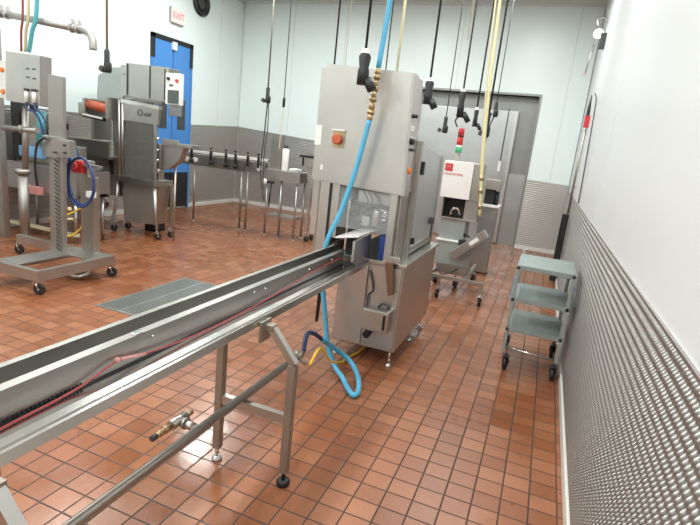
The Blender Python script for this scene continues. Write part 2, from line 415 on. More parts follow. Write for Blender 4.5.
# curbs
def curb(name, x0, x1, y0, y1, h=0.075):
    s = MB(); s.box(x0, x1, y0, y1, 0, h, 0.006); struct(s, name, 'curb')
curb('baseboard_right', XR - 0.012, XR + 0.02, YF, YB)
s = MB(); s.box(XL - 0.02, XL + 0.025, YF, 7.38, 0, 0.075, 0.006); s.box(XL - 0.02, XL + 0.025, 8.5, YB, 0, 0.075, 0.006); struct(s, 'baseboard_left', 'curb')
s = MB(); s.box(XL, AX0 - 0.04, YB - 0.025, YB + 0.02, 0, 0.075, 0.006); s.box(AX1 + 0.04, XR, YB - 0.025, YB + 0.02, 0, 0.075, 0.006); struct(s, 'baseboard_back', 'curb')
# panel joints
k = 8
s = MB()
for y in (-2.0, 1.2, 4.36, 7.5): s.box(XR + 0.010, XR + 0.0125, y, y + 0.006, 1.24, CEIL, 0)
struct(s, 'trim_8', 'seam')
s = MB()
for y in (-2.6, -1.3, 0, 1.3, 2.6, 3.9, 5.2, 6.4, 7.3, 9.4): s.box(XL - 0.0125, XL - 0.0085, y, y + 0.010, 1.75 if y > 7 else 1.68, CEIL, 0)
struct(s, 'trim_9', 'seam')
s = MB()
for x in (-5.6, -4.4, -3.2): s.box(x, x + 0.010, YB + 0.0085, YB + 0.0125, hb(x) + 0.02, CEIL, 0)
s.box(0.02, 0.03, YB + 0.0085, YB + 0.0125, 1.35, CEIL, 0)
s.box(-2.0, -1.99, YB + 0.0085, YB + 0.0125, AZ + 0.05, CEIL, 0)
struct(s, 'trim_10', 'seam')
# coved strip where wall meets ceiling
s = MB(); s.box(XR - 0.03, XR + 0.012, YF, YB, CEIL - 0.05, CEIL, 0.004); s.box(XL - 0.012, XL + 0.03, YF, YB, CEIL - 0.05, CEIL, 0.004); s.box(XL, XR, YB - 0.03, YB + 0.012, CEIL - 0.05, CEIL, 0.004)
struct(s, 'trim_11', 'seam')

# blue double traffic door in the left wall
x = XL - 0.012
d = bpy.data.objects.new('door_1', None); COL.objects.link(d); d.location = (x, 7.95, 0); WL[d] = V(x, 7.95, 0); d['kind'] = 'structure'
s = MB(); s.box(x, x + 0.06, 7.40, 7.46, 2.75, 3.16, 0.004); s.box(x, x + 0.06, 8.40, 8.48, 2.72, 3.16, 0.004); s.box(x, x + 0.06, 7.40, 8.48, 3.08, 3.16, 0.004)
build(s, 'door_frame', 'black', d)
s = MB(); s.box(x, x + 0.055, 8.44, 8.48, 0, 2.72, 0.004); s.box(x, x + 0.055, 7.40, 7.44, 0, 2.75, 0.004); build(s, 'door_jamb', 'blue', d)
for (a, b) in ((7.44, 7.925), (7.945, 8.44)):
    s = MB(); s.box(x, x + 0.045, a, b, 0.72, 3.08, 0.006)
    l = build(s, 'door_leaf', 'blue', d)
    s = MB(); s.box(x, x + 0.048, a, b, 0.04, 0.72, 0.004); build(s, 'kick_plate', 'black', l)
    s = MB(); s.box(x + 0.045, x + 0.055, a + 0.14, b - 0.14, 1.55, 2.1, 0.01); build(s, 'window_pane', 'dark', l)
s = MB(); s.box(x + 0.04, x + 0.09, 7.88, 7.99, 2.96, 3.10, 0.004); build(s, 'door_stop', 'white', d)
# stainless sliding cooler door inside the recess
yd = YB + AD - 0.012
d2 = bpy.data.objects.new('door_2', None); COL.objects.link(d2); d2.location = (-1.7, yd, 0); WL[d2] = V(-1.7, yd, 0); d2['kind'] = 'structure'
s = MB(); s.box(-2.70, -0.74, yd - 0.06, yd, 0.02, 2.56, 0.006); build(s, 'door_leaf', 'sheet', d2)
s = MB(); s.box(-0.81, -0.75, yd - 0.085, yd - 0.06, 0.02, 2.56, 0.004); s.box(-2.70, -2.64, yd - 0.085, yd - 0.06, 0.02, 2.56, 0.004); s.box(-1.82, -1.78, yd - 0.075, yd - 0.06, 0.02, 2.56, 0.003); build(s, 'door_frame', 'ss', d2)
s = MB(); s.box(-0.96, -0.90, yd - 0.11, yd - 0.06, 1.42, 1.62, 0.006); build(s, 'handle', 'white', d2)
s = MB(); s.cyl((-0.93, yd - 0.075, 1.62), (-0.93, yd - 0.075, 2.6), 0.008, 8); build(s, 'pull_cord', 'black', d2)

# ceiling light fixtures
first = None
for i, (lx, ly) in enumerate(LAMPS):
    if first is None:
        t = thing('ceiling_light', 'long white ceiling light panel above the tiled production floor', 'light', (lx, ly, CEIL - 0.1), 'ceiling light panels')
        s = MB(); s.frame(lx - 0.17, lx + 0.17, CEIL - 0.1, CEIL, ly - 0.66, ly - 0.62, 0.03); 
        s.box(lx - 0.17, lx - 0.14, ly - 0.62, ly + 0.62, CEIL - 0.1, CEIL, 0.003); s.box(lx + 0.14, lx + 0.17, ly - 0.62, ly + 0.62, CEIL - 0.1, CEIL, 0.003)
        s.box(lx - 0.14, lx + 0.14, ly + 0.62, ly + 0.66, CEIL - 0.1, CEIL, 0.003)
        build(s, 'lamp_frame', 'white', t)
        s = MB(); s.box(lx - 0.14, lx + 0.14, ly - 0.62, ly + 0.62, CEIL - 0.09, CEIL - 0.04, 0.0); build(s, 'diffuser', 'lamp', t)
        first = t; fx, fy = lx, ly
    else:
        copytree(first, (lx - fx, ly - fy, 0))

# ------------------------------------------------------------------ main machine in the middle (cabinet over an open sealing bay)
t = thing('packaging_machine', 'tall stainless packaging machine with upper control cabinet at the end of the trough conveyor', 'machine', (-1.25, 3.9, 0))
s = MB(); s.box(-1.36, -0.85, 3.46, 4.57, 0.13, 0.80, 0.006); lower = build(s, 'lower_cabinet', 'cab', t)
s = MB(); s.box(-1.345, -1.118, 3.440, 3.46, 0.145, 0.785, 0.004); build(s, 'door', 'cab', lower)
s = MB(); s.box(-1.108, -0.862, 3.446, 3.46, 0.145, 0.785, 0.004)
build(s, 'door', 'cab', lower)
s = MB(); s.box(-1.38, -0.83, 3.43, 4.59, 0.80, 0.825, 0.005); build(s, 'deck', 'ssh', t)
for (x, y) in ((-0.885, 3.50), (-0.885, 4.12), (-1.33, 3.50), (-1.33, 4.52), (-0.885, 4.52)): foot(t, x, y, 0.13, 0.026)
# upper cabinet: thin front door box over a shallow body
s = MB(); s.prism([(-1.645, 1.345), (-0.915, 1.315), (-0.955, 2.135), (-1.60, 2.165)], 'Y', 3.43, 3.56)
uc = build(s, 'control_cabinet', 'cab', t)
s = MB(); s.prism([(-1.70, 1.36), (-0.935, 1.33), (-0.962, 2.125), (-1.70, 2.155)], 'Y', 3.56, 3.72); build(s, 'rear_housing', 'cab', uc)
s = MB(); s.prism([(-1.635, 1.352), (-0.925, 1.325), (-0.965, 2.127), (-1.592, 2.155)], 'Y', 3.424, 3.43); build(s, 'cabinet_door', 'cab', uc)
s = MB(); s.box(-1.498, -1.405, 3.417, 3.424, 1.598, 1.712, 0.003); es = build(s, 'emergency_stop', 'brass', uc); 
s = MB(); s.lathe([(0.024, 0), (0.024, -0.015), (0.037, -0.018), (0.037, -0.034), (0.028, -0.04)], (-1.452, 3.417, 1.655), 20, 'Y'); build(s, 'push_button', 'roller', es)
s = MB(); s.box(-1.50, -1.40, 3.40, 3.424, 1.712, 1.722, 0.002); build(s, 'button_guard', 'white', uc)
s = MB(); s.box(-1.575, -1.555, 3.420, 3.424, 1.425, 1.46, 0.001); build(s, 'label_plate', 'white', uc)
s = MB(); s.box(-1.64, -1.59, 3.421, 3.424, 1.60, 1.74, 0.001); build(s, 'label_plate', 'white', uc)
xk = -0.937
for (y, z, rr, mt, nm) in ((3.49, 1.862, 0.014, 'black', 'selector_knob'), (3.49, 1.69, 0.022, 'black', 'selector_knob'), (3.475, 1.635, 0.010, 'black', 'push_button'), (3.515, 1.635, 0.010, 'black', 'push_button'), (3.50, 1.49, 0.026, 'orange', 'push_button')):
    s = MB(); s.cyl((xk - 0.012, y, z), (xk + 0.028, y, z), rr, 16, rr * 0.85); build(s, nm, mt, uc)
s = MB(); s.box(xk - 0.01, xk + 0.018, 3.46, 3.53, 1.715, 1.725, 0.001); s.box(xk - 0.01, xk + 0.008, 3.46, 3.53, 1.76, 1.80, 0.001); build(s, 'label_plate', 'white', uc)
# posts of the sealing bay
s = MB(); s.box(-1.57, -1.492, 3.44, 3.60, 0.76, 1.35, 0.005); build(s, 'post', 'cab', t)
s = MB(); s.box(-1.76, -1.66, 3.72, 4.45, 0.87, 1.36, 0.005); build(s, 'side_housing', 'cab', t)
s = MB(); s.box(-1.478, -1.415, 3.455, 3.465, 0.93, 1.335, 0.001); s.box(-1.478, -1.47, 3.465, 4.4, 0.93, 1.335, 0.001); build(s, 'inner_guard', 'cab', t)
s = MB(); s.box(-0.96, -0.945, 3.49, 3.70, 0.826, 1.31, 0.002); build(s, 'side_cover', 'cab', t)
s = MB(); s.box(-1.492, -1.478, 3.445, 3.47, 0.76, 1.352, 0.002); build(s, 'door_gasket', 'black', t)
s = MB(); s.box(-1.57, -1.36, 3.44, 3.62, 0.70, 0.76, 0.004); build(s, 'bracket', 'cab', t)
s = MB(); s.box(-1.015, -0.962, 3.44, 3.49, 0.825, 1.33, 0.004); build(s, 'post', 'cab', t)
s = MB(); s.box(-0.945, -0.90, 3.70, 3.74, 0.825, 1.71, 0.004); s.box(-0.945, -0.90, 4.52, 4.56, 0.825, 1.62, 0.004); s.box(-0.945, -0.90, 3.74, 4.52, 0.86, 0.90, 0.003); build(s, 'guard_frame', 'ssd', t)
s = MB(); s.prism([(3.74, 0.84), (4.52, 0.84), (4.52, 1.60), (3.74, 1.69)], 'X', -0.93, -0.915); build(s, 'guard_panel', M.setdefault('gp', plain('pale_guard_sheet', (0.52, 0.53, 0.54), 0.3, 0.4)), t)
s = MB(); s.box(-0.915, -0.885, 3.78, 3.82, 1.46, 1.56, 0.004); build(s, 'hinge', 'black', t)
s = MB(); s.box(-0.915, -0.885, 3.78, 3.81, 0.92, 0.97, 0.004); build(s, 'hinge', 'black', t)
s = MB(); s.box(-0.915, -0.875, 4.36, 4.42, 1.02, 1.08, 0.004); s.cyl((-0.885, 4.39, 1.03), (-0.885, 4.39, 0.90), 0.008); build(s, 'latch', 'dark', t)
# left and back walls of the bay, roof, and what stands in it
s = MB(); s.box(-1.66, -1.645, 3.60, 4.50, 0.78, 1.36, 0.003); s.box(-1.645, -0.945, 4.50, 4.515, 0.825, 1.42, 0.003); s.box(-1.66, -0.95, 3.80, 4.51, 1.42, 1.435, 0.003); build(s, 'bay_lining', 'ssd', t)
s = MB(); s.box(-1.645, -1.36, 3.62, 4.50, 0.745, 0.78, 0.003); build(s, 'bay_floor', 'ss', t)
s = MB(); s.box(-1.41, -1.018, 3.452, 3.458, 1.02, 1.34, 0.001); build(s, 'window_pane', 'glass', t)
random.seed(3)
s = MB()
for k in range(5): s.cyl((-1.36, 3.60 + 0.09 * k, 1.10 + 0.03 * (k % 2)), (-0.98, 3.60 + 0.09 * k, 1.10 + 0.03 * (k % 2)), 0.022, 14)
for x in (-1.37, -0.98): s.box(x - 0.008, x + 0.008, 3.56, 4.05, 0.83, 1.22, 0.002)
build(s, 'roller_set', 'sss', t)
s = MB(); s.box(-1.33, -1.02, 3.62, 3.70, 1.21, 1.30, 0.008); s.cyl((-1.26, 3.66, 1.30), (-1.26, 3.66, 1.345), 0.02); s.cyl((-1.09, 3.66, 1.30), (-1.09, 3.66, 1.345), 0.02); build(s, 'sealing_jaw', 'ss', t)
s = MB()
for k in range(4):
    a = random.uniform(-1.33, -1.05); s.tube([(a, 3.56, 1.30), (a + 0.05, 3.54, 1.22), (a - 0.03, 3.53, 1.14), (a + 0.02, 3.56, 1.05)], 0.004, 8)
build(s, 'air_tube', 'dark', t)
s = MB()
for k in range(12):
    a, z = random.uniform(-1.38, -1.04), random.uniform(1.0, 1.3); b = random.uniform(0.015, 0.05)
    s.box(a, a + b, 3.72 + 0.02 * k, 3.74 + 0.02 * k, z, z + b * 1.3, 0.003)
build(s, 'film_guides', 'sss', t)
s = MB(); s.lathe([(0.03, 0), (0.035, 0.02), (0.035, 0.10), (0.028, 0.12)], (-1.13, 3.53, 1.06), 16); s.box(-1.24, -1.18, 3.52, 3.56, 1.05, 1.12, 0.004); build(s, 'drive_motor', 'ssd', t)
s = MB(); s.box(-1.068, -1.02, 3.47, 3.60, 0.825, 1.00, 0.006); build(s, 'product_bin', 'binblue', t)
# infeed plate: light sloping top and the side cheek next to the gutter end
s = MB(); s.prism([(-1.31, 0.98), (-1.136, 1.012), (-1.136, 1.022), (-1.31, 0.99)], 'Y', 3.20, 3.70); build(s, 'infeed_plate', 'pwhite', t)
s = MB(); s.prism([(3.10, 0.86), (3.22, 0.812), (3.43, 0.812), (3.43, 1.015), (3.10, 1.0)], 'X', -1.136, -1.120); build(s, 'side_cheek', 'ss', t)
# grey junction box with a slot, cable gland and drain tube on the lower right door
s = MB(); s.box(-1.098, -0.888, 3.345, 3.446, 0.305, 0.475, 0.018); jb = build(s, 'junction_box', 'ss', t); jb['label'] = 'grey square box with a black slot'
s = MB(); s.box(-0.930, -0.912, 3.338, 3.346, 0.335, 0.445, 0.003); build(s, 'slot_cover', 'black', jb)
s = MB(); s.cyl((-1.05, 3.40, 0.305), (-1.05, 3.40, 0.275), 0.014); s.cyl((-1.05, 3.42, 0.272), (-1.05, 3.36, 0.262), 0.028, 16); build(s, 'cable_gland', 'black', jb)
s = MB(); s.tube([(-1.085, 3.42, 0.475), (-1.09, 3.425, 0.55), (-1.06, 3.432, 0.59), (-1.07, 3.43, 0.66), (-1.10, 3.43, 0.74)], 0.007, 8); s.tube([(-1.0, 3.42, 0.475), (-0.97, 3.42, 0.505), (-0.93, 3.42, 0.50), (-0.92, 3.42, 0.475)], 0.008, 8); build(s, 'cable', 'dark', jb)
s = MB(); s.prism([(-0.985, 0.83), (-0.925, 0.83), (-0.895, 0.60), (-0.930, 0.585)], 'Y', 3.395, 3.435); build(s, 'drain_tube', 'tan', t)
s = MB(); s.box(-0.97, -0.885, 3.43, 3.46, 0.80, 0.87, 0.004); build(s, 'bracket', 'ss', t)

# ------------------------------------------------------------------ long trough conveyor in the foreground
Y0, Y1 = -0.6, 3.33
t = thing('trough_conveyor', 'long stainless trough conveyor with a side gutter running from the lower left foreground', 'conveyor', (-1.2, 1.4, 0))
s = MB(); s.prism([(-1.385, 0.79), (-1.373, 0.79), (-1.373, 0.892), (-1.360, 0.892), (-1.360, 0.90), (-1.385, 0.90)], 'Y', Y0, 3.42); build(s, 'side_rail', 'rail', t)
s = MB(); s.prism([(-1.243, 0.80), (-1.237, 0.80), (-1.237, 0.90), (-1.272, 0.90), (-1.272, 0.894), (-1.243, 0.894)], 'Y', Y0, 3.22)
rl = build(s, 'side_rail', 'rail', t)
s = MB()
for y in (0.25, 1.36, 2.05, 2.15, 2.66, 3.0):
    s.cyl((-1.240, y, 0.872), (-1.230, y, 0.872), 0.006, 10)
build(s, 'bolt', 'sss', rl)
s = MB(); s.box(-1.373, -1.243, Y0, 3.40, 0.800, 0.822, 0.004); build(s, 'belt', 'ss', t)
s = MB()
for k in range(64):
    y = 0.20 + k * 0.0135; s.box(-1.2375, -1.232, y, y + 0.007, 0.804, 0.816, 0)
s.box(-1.237, -1.232, 0.0, 3.2, 0.8005, 0.8065, 0)  # black strip painting in the shade of the recess between plate and gutter
build(s, 'chain_and_slot_shade', 'black', t)
s = MB(); s.prism([(-1.385, 0.775), (-1.20, 0.775), (-1.088, 0.790), (-1.083, 0.794), (-1.087, 0.826), (-1.093, 0.830), (-1.107, 0.828), (-1.109, 0.822), (-1.097, 0.820), (-1.098, 0.800), (-1.160, 0.790), (-1.18, 0.800), (-1.385, 0.800)], 'Y', Y0, 3.36); build(s, 'gutter', 'sss', t)
s = MB(); s.box(-1.262, -1.238, 1.28, 1.32, 0.895, 0.905, 0.002); build(s, 'splice_clip', 'sss', t)
for yy in (1.908, 0.655):
    s = MB(); s.box(-1.326, -1.288, yy - 0.019, yy + 0.019, 0.07, 0.776, 0.003); lg = build(s, 'leg', 'brown', t)
    s = MB(); s.box(-0.942, -0.904, yy - 0.019, yy + 0.019, 0.07, 0.625, 0.003); build(s, 'leg', 'brown', t)
    s = MB(); s.prism([(-1.062, 0.775), (-1.028, 0.785), (-0.904, 0.640), (-0.925, 0.615)], 'Y', yy - 0.017, yy + 0.017); build(s, 'diagonal_strut', 'ss', t)
    s = MB(); s.box(-1.082, -1.070, yy - 0.055, yy + 0.035, 0.715, 0.812, 0.003); s.box(-1.070, -1.030, yy - 0.022, yy + 0.022, 0.765, 0.795, 0.003); build(s, 'bracket', 'brown', t)
    s = MB(); s.box(-1.288, -0.942, yy - 0.016, yy + 0.016, 0.325, 0.372, 0.003); build(s, 'crossbrace', 'ss', t)
    a = MB(); a.lathe([(0.026, 0), (0.026, 0.010), (0.016, 0.022), (0.011, 0.026)], (-1.307, yy, 0)); a.cyl((-1.307, yy, 0.02), (-1.307, yy, 0.075), 0.009, 12); build(a, 'leveling_foot', 'sss', t)
    a = MB(); a.lathe([(0.032, 0), (0.034, 0.018), (0.024, 0.028), (0.013, 0.03)], (-0.923, yy, 0)); a.cyl((-0.923, yy, 0.02), (-0.923, yy, 0.075), 0.010, 12); ft = build(a, 'leveling_foot', 'black', t)

# pipe on the crossbraces with its tee
t = thing('water_pipe', 'round grey pipe running under the trough conveyor with a brass-tipped tee', 'pipe', (-1.175, 1.6, 0.372))
s = MB(); s.cyl((-1.175, -0.4, 0.392), (-1.175, 2.40, 0.392), 0.0195, 20); build(s, 'pipe', 'ssd', t)
s = MB(); s.cyl((-1.175, 1.575, 0.392), (-1.275, 1.585, 0.392), 0.019, 16); s.cyl((-1.245, 1.582, 0.392), (-1.256, 1.583, 0.392), 0.026, 16)
s.cyl((-1.29, 1.535, 0.392), (-1.29, 1.63, 0.392), 0.023, 16); build(s, 'tee', 'ss', t)
s = MB(); s.cyl((-1.29, 1.63, 0.392), (-1.29, 1.67, 0.392), 0.012, 12); build(s, 'brass_fitting', 'brass', t)
s = MB(); s.cyl((-1.29, 1.535, 0.392), (-1.29, 1.45, 0.392), 0.012, 12); s.cyl((-1.29, 1.515, 0.392), (-1.29, 1.495, 0.392), 0.018, 6); s.cyl((-1.29, 1.482, 0.392), (-1.29, 1.465, 0.392), 0.016, 6); build(s, 'brass_fitting', 'brass', t)
s = MB(); s.cyl((-1.29, 1.45, 0.392), (-1.29, 1.425, 0.392), 0.013, 12); build(s, 'nozzle', 'dark', t)
s = MB(); s.cyl((-1.175, 2.40, 0.392), (-1.175, 2.44, 0.392), 0.027, 16); s.cyl((-1.175, 2.44, 0.392), (-1.175, 2.53, 0.392), 0.018, 14); s.cyl((-1.175, 2.47, 0.392), (-1.11, 2.47, 0.36), 0.012, 10); s.cyl((-1.20, 2.49, 0.392), (-1.15, 2.49, 0.392), 0.024, 14)
build(s, 'valve', 'ssd', t)

# hoses
p = [(-1.11, 3.30, CEIL), (-1.125, 3.30, 3.2), (-1.14, 3.3, 2.545), (-1.168, 3.3, 2.12)]
t = thing('supply_hose', 'thick bright blue hose hanging before the tall machine and looping onto the floor', 'hose', (-1.17, 3.3, 0))
s = MB(); s.tube(p, 0.0175, 14); build(s, 'hose', 'bhose', t)
s = MB(); q = [V(-1.166, 3.3, 2.13), V(-1.188, 3.3, 1.80)]
d_ = (q[1] - q[0])
for k, (a, b, rr) in enumerate(((0, .12, .026), (.12, .2, .033), (.2, .34, .022), (.34, .42, .032), (.42, .55, .024), (.55, .62, .034), (.62, .8, .026), (.8, .88, .033), (.88, 1.0, .025))):
    s.cyl(tuple(q[0] + d_ * a), tuple(q[0] + d_ * b), rr * 0.78, 8 if rr > .03 else 14)
build(s, 'coupling', 'brass', t)
s = MB(); s.tube([(-1.188, 3.3, 1.81), (-1.222, 3.3, 1.60), (-1.265, 3.3, 1.387), (-1.325, 3.29, 1.15), (-1.398, 3.27, 0.93), (-1.412, 3.26, 0.72), (-1.345, 3.23, 0.42), (-1.28, 3.2, 0.18), (-1.20, 3.17, 0.05), (-1.10, 3.08, 0.024), (-0.99, 2.93, 0.022), (-0.93, 2.88, 0.022), (-0.93, 2.96, 0.024), (-1.00, 3.13, 0.035), (-1.10, 3.22, 0.09), (-1.20, 3.13, 0.20), (-1.245, 3.0, 0.30)], 0.0185, 14); build(s, 'hose', 'bhose', t)
tag(build((lambda s: s.tube([(-1.248, 2.99, 0.305), (-1.265, 2.90, 0.37), (-1.25, 2.76, 0.425), (-1.205, 2.63, 0.425), (-1.178, 2.56, 0.40), (-1.175, 2.532, 0.392)], 0.015, 12))(MB()), 'hose_tail', 'dbhose'), 'short dark blue hose tail joining the pipe valve to the blue hose', 'hose')
tag(build((lambda s: s.tube([(-1.092, 2.475, 0.352), (-1.095, 2.56, 0.40), (-1.13, 2.72, 0.36), (-1.14, 2.92, 0.20), (-1.17, 3.22, 0.06), (-1.20, 3.42, 0.012), (-1.16, 3.62, 0.012), (-1.16, 3.80, 0.012)], 0.0085, 10))(MB()), 'air_line', 'yellow'), 'thin yellow air line from the pipe valve to under the tall machine', 'hose')
tag(build((lambda s: s.tube([(-1.46, 3.36, 0.74), (-1.462, 3.36, 0.45), (-1.468, 3.37, 0.30), (-1.475, 3.40, 0.265), (-1.482, 3.43, 0.32), (-1.48, 3.46, 0.698)], 0.0085, 10))(MB()), 'cable_loop', 'black'), 'black cable loop hanging behind the conveyor left of the blue hose', 'cable')
t = thing('air_tube', 'thin red tube with a white joint lying along the conveyor gutter', 'tube', (-1.2, 1.5, 0.8))
s = MB(); s.tube([(-1.175, -0.5, 0.806), (-1.19, 0.3, 0.806), (-1.215, 0.80, 0.806), (-1.222, 1.02, 0.812), (-1.222, 1.175, 0.846)], 0.004, 8); build(s, 'tube', 'rhose', t)
s = MB(); s.tube([(-1.222, 1.20, 0.846), (-1.22, 1.31, 0.825)], 0.0055, 10, smooth=False); s.lathe([(0.006, -0.008), (0.010, 0), (0.006, 0.008)], (-1.222, 1.185, 0.848), 12); build(s, 'joint', 'pink', t)
s = MB(); s.tube([(-1.22, 1.31, 0.825), (-1.215, 1.62, 0.808), (-1.222, 2.1, 0.812), (-1.224, 2.7, 0.85), (-1.224, 3.12, 0.862), (-1.222, 3.2, 0.84)], 0.004, 8); build(s, 'tube', 'rhose', t)

# ------------------------------------------------------------------ stock cart by the right wall
t = thing('shelf_cart', 'small three-shelf aqua-grey utility cart standing against the ribbed right wall', 'cart', (0.1, 4.28, 0))
cx0, cx1, cy0, cy1 = -0.10, 0.325, 4.00, 4.56
for z, nm in ((0.865, 'shelf'), (0.605, 'shelf'), (0.36, 'shelf')):
    s = MB(); s.box(cx0, cx1, cy0, cy1, z - 0.008, z, 0.004); s.box(cx0, cx1, cy0, cy0 + 0.012, z - 0.035, z - 0.006, 0.003); s.box(cx0, cx1, cy1 - 0.012, cy1, z - 0.035, z - 0.006, 0.003)
    s.box(cx0, cx0 + 0.012, cy0 + 0.01, cy1 - 0.01, z - 0.035, z - 0.006, 0.003); s.box(cx1 - 0.012, cx1, cy0 + 0.01, cy1 - 0.01, z - 0.035, z - 0.006, 0.003)
    build(s, nm, 'aqua', t)
for x in (cx0, cx1 - 0.028):
    for y in (cy0, cy1 - 0.028):
        s = MB(); s.box(x, x + 0.026, y, y + 0.026, 0.135, 0.857, 0.003)
        pst = build(s, 'corner_post', 'alu', t)
for (x, y) in ((cx0 - 0.004, cy0 + 0.04), (cx1 + 0.002, cy0 + 0.04)):
    s = MB(); s.box(x - 0.004, x + 0.006, y, y + 0.06, 0.56, 0.76, 0.003); build(s, 'corner_guard', 'bagblue', t)
s = MB(); s.tube([(cx0 + 0.03, cy0 + 0.0, 0.19), (cx1 - 0.03, cy0 + 0.0, 0.17)], 0.008, 10, smooth=False); build(s, 'axle_bar', 'sss', t)
s = MB(); s.tube([(cx0 + 0.02, cy1 - 0.01, 0.86), (cx0 + 0.02, cy1 + 0.005, 0.895), (cx0 + 0.05, cy1 + 0.008, 0.905)], 0.008, 8); build(s, 'handle', 'alu', t)
for (x, y) in ((cx0 + 0.045, cy0 + 0.02), (cx1 - 0.02, cy0 + 0.02), (cx0 + 0.012, cy1 - 0.03), (cx1 - 0.02, cy1 - 0.03)):
    add_caster(t, x, y, 0.055, 0.03, 0.15, math.pi / 2 * 0.9, fork='dark')

# ------------------------------------------------------------------ checkweigher / inspection unit behind, on the right of the tall machine
t = thing('checkweigher', 'stainless inspection unit on casters with a white control head, red logo and a stack light', 'machine', (-0.9, 6.1, 0))
s = MB(); s.box(-1.165, -0.82, 6.0, 6.42, 1.140, 1.568, 0.008); hd = build(s, 'control_head', 'pwhite', t)
s = MB(); s.box(-0.82, -0.72, 6.02, 6.35, 1.13, 1.56, 0.006); build(s, 'head_side', 'ssd', hd)
s = MB(); s.box(-1.15, -1.06, 5.994, 6.0, 1.45, 1.535, 0.001); lg = build(s, 'logo_plate', 'red', hd)
text('M', 0.06, 'pink', hd, (-1.105, 5.992, 1.492), (math.pi / 2, 0, 0), 'logo')
text('LOMA SYSTEMS', 0.033, 'red', hd, (-1.045, 5.998, 1.415), (math.pi / 2, 0, 0))
s = MB(); s.box(-1.135, -0.70, 6.03, 6.40, 0.885, 0.905, 0.004); s.box(-1.135, -1.115, 6.03, 6.4, 0.905, 1.14, 0.002); s.box(-0.86, -0.70, 6.05, 6.40, 0.905, 1.13, 0.004); s.box(-1.115, -0.86, 6.34, 6.40, 0.905, 1.14, 0.002); build(s, 'tunnel', 'ssd', t)
s = MB(); s.box(-1.11, -0.87, 6.20, 6.33, 0.91, 1.13, 0.004); build(s, 'tunnel_curtain', 'black', t)
s = MB(); s.tube([(-1.02, 6.06, 0.93), (-1.0, 6.04, 1.0), (-0.94, 6.03, 1.02), (-0.90, 6.05, 0.95)], 0.012, 10); build(s, 'handle', 'sss', t)
s = MB(); s.box(-1.12, -0.82, 6.05, 6.42, 0.64, 0.885, 0.006); s.box(-1.13, -0.70, 6.02, 6.46, 0.33, 0.62, 0.006); build(s, 'body', 'alu', t)
s = MB(); s.box(-1.135, -0.80, 6.0, 6.05, 0.62, 0.64, 0.003); build(s, 'ledge', 'white', t)
s = MB(); s.box(-1.10, -0.72, 6.05, 6.42, 0.24, 0.33, 0.004); s.box(-1.14, -1.10, 5.3, 6.5, 0.20, 0.24, 0.004); s.box(-0.72, -0.68, 5.6, 6.8, 0.20, 0.24, 0.004); s.box(-1.10, -0.72, 6.1, 6.16, 0.20, 0.24, 0.003)
s.box(-1.00, -0.455, 5.62, 5.66, 0.24, 0.28, 0.004); s.box(-1.10, -1.0, 5.62, 5.66, 0.24, 0.28, 0.003); build(s, 'base_frame', 'ssd', t)
for (x, y) in ((-0.965, 5.55), (-0.475, 5.66)): 
    s = MB(); s.box(x - 0.016, x + 0.016, 5.645, 5.677, 0.13, 0.26, 0.003); build(s, 'leg', 'ssd', t)
    add_caster(t, x, 5.66, 0.05, 0.03, 0.14, math.pi / 2)
for (x, y) in ((-1.12, 6.3), (-0.86, 6.30), (-1.12, 5.35), (-0.70, 6.75)): add_caster(t, x, y, 0.055, 0.034, 0.205, math.pi / 2 * 0.8)
# tilted reject conveyor: slab sloping up to the right
s = MB(); s.box(-0.98, -0.50, 5.86, 6.0, 0.60, 0.70, 0.006, rot=Matrix.Rotation(-math.radians(43), 3, 'Y'), c=(-0.71, 5.9, 0.66)); rc = build(s, 'reject_chute', 'ss', t)
s = MB(); s.box(-0.72, -0.60, 5.850, 5.86, 0.63, 0.675, 0.002, rot=Matrix.Rotation(-math.radians(43), 3, 'Y'), c=(-0.71, 5.9, 0.66)); build(s, 'label_plate', 'white', rc)
s = MB(); s.tube([(-0.80, 6.03, 0.70), (-0.80, 5.98, 0.74), (-0.74, 5.95, 0.72)], 0.014, 8); s.box(-0.86, -0.78, 5.98, 6.05, 0.60, 0.66, 0.004); build(s, 'hinge', 'black', t)
s = MB(); s.tube([(-1.10, 5.9, 0.3), (-1.13, 5.7, 0.35), (-1.10, 5.6, 0.28), (-1.02, 5.55, 0.22), (-1.05, 5.7, 0.2), (-1.12, 5.9, 0.3)], 0.010, 8); s.tube([(-1.08, 6.02, 0.3), (-1.0, 5.95, 0.22), (-0.9, 5.98, 0.25), (-0.82, 6.03, 0.3)], 0.009, 8); build(s, 'cable', 'dark', t)
# stack light
s = MB(); s.cyl((-1.06, 6.2, 1.568), (-1.06, 6.2, 1.66), 0.010); s.cyl((-1.03, 6.2, 1.568), (-1.03, 6.2, 1.66), 0.007); s.box(-1.09, -1.02, 6.17, 6.23, 1.655, 1.665, 0.001); pl = build(s, 'beacon_pole', 'ss', t)
for (z0, z1, mt, nm) in ((1.665, 1.73, 'green', 'green_lens'), (1.73, 1.755, 'white', 'lens_collar'), (1.755, 1.85, 'red', 'red_lens'), (1.85, 1.87, 'black', 'lens_collar'), (1.87, 1.95, 'red', 'red_lens')):
    s = MB(); s.cyl((-1.06, 6.2, z0), (-1.06, 6.2, z1), 0.036, 18); build(s, nm, mt, pl)

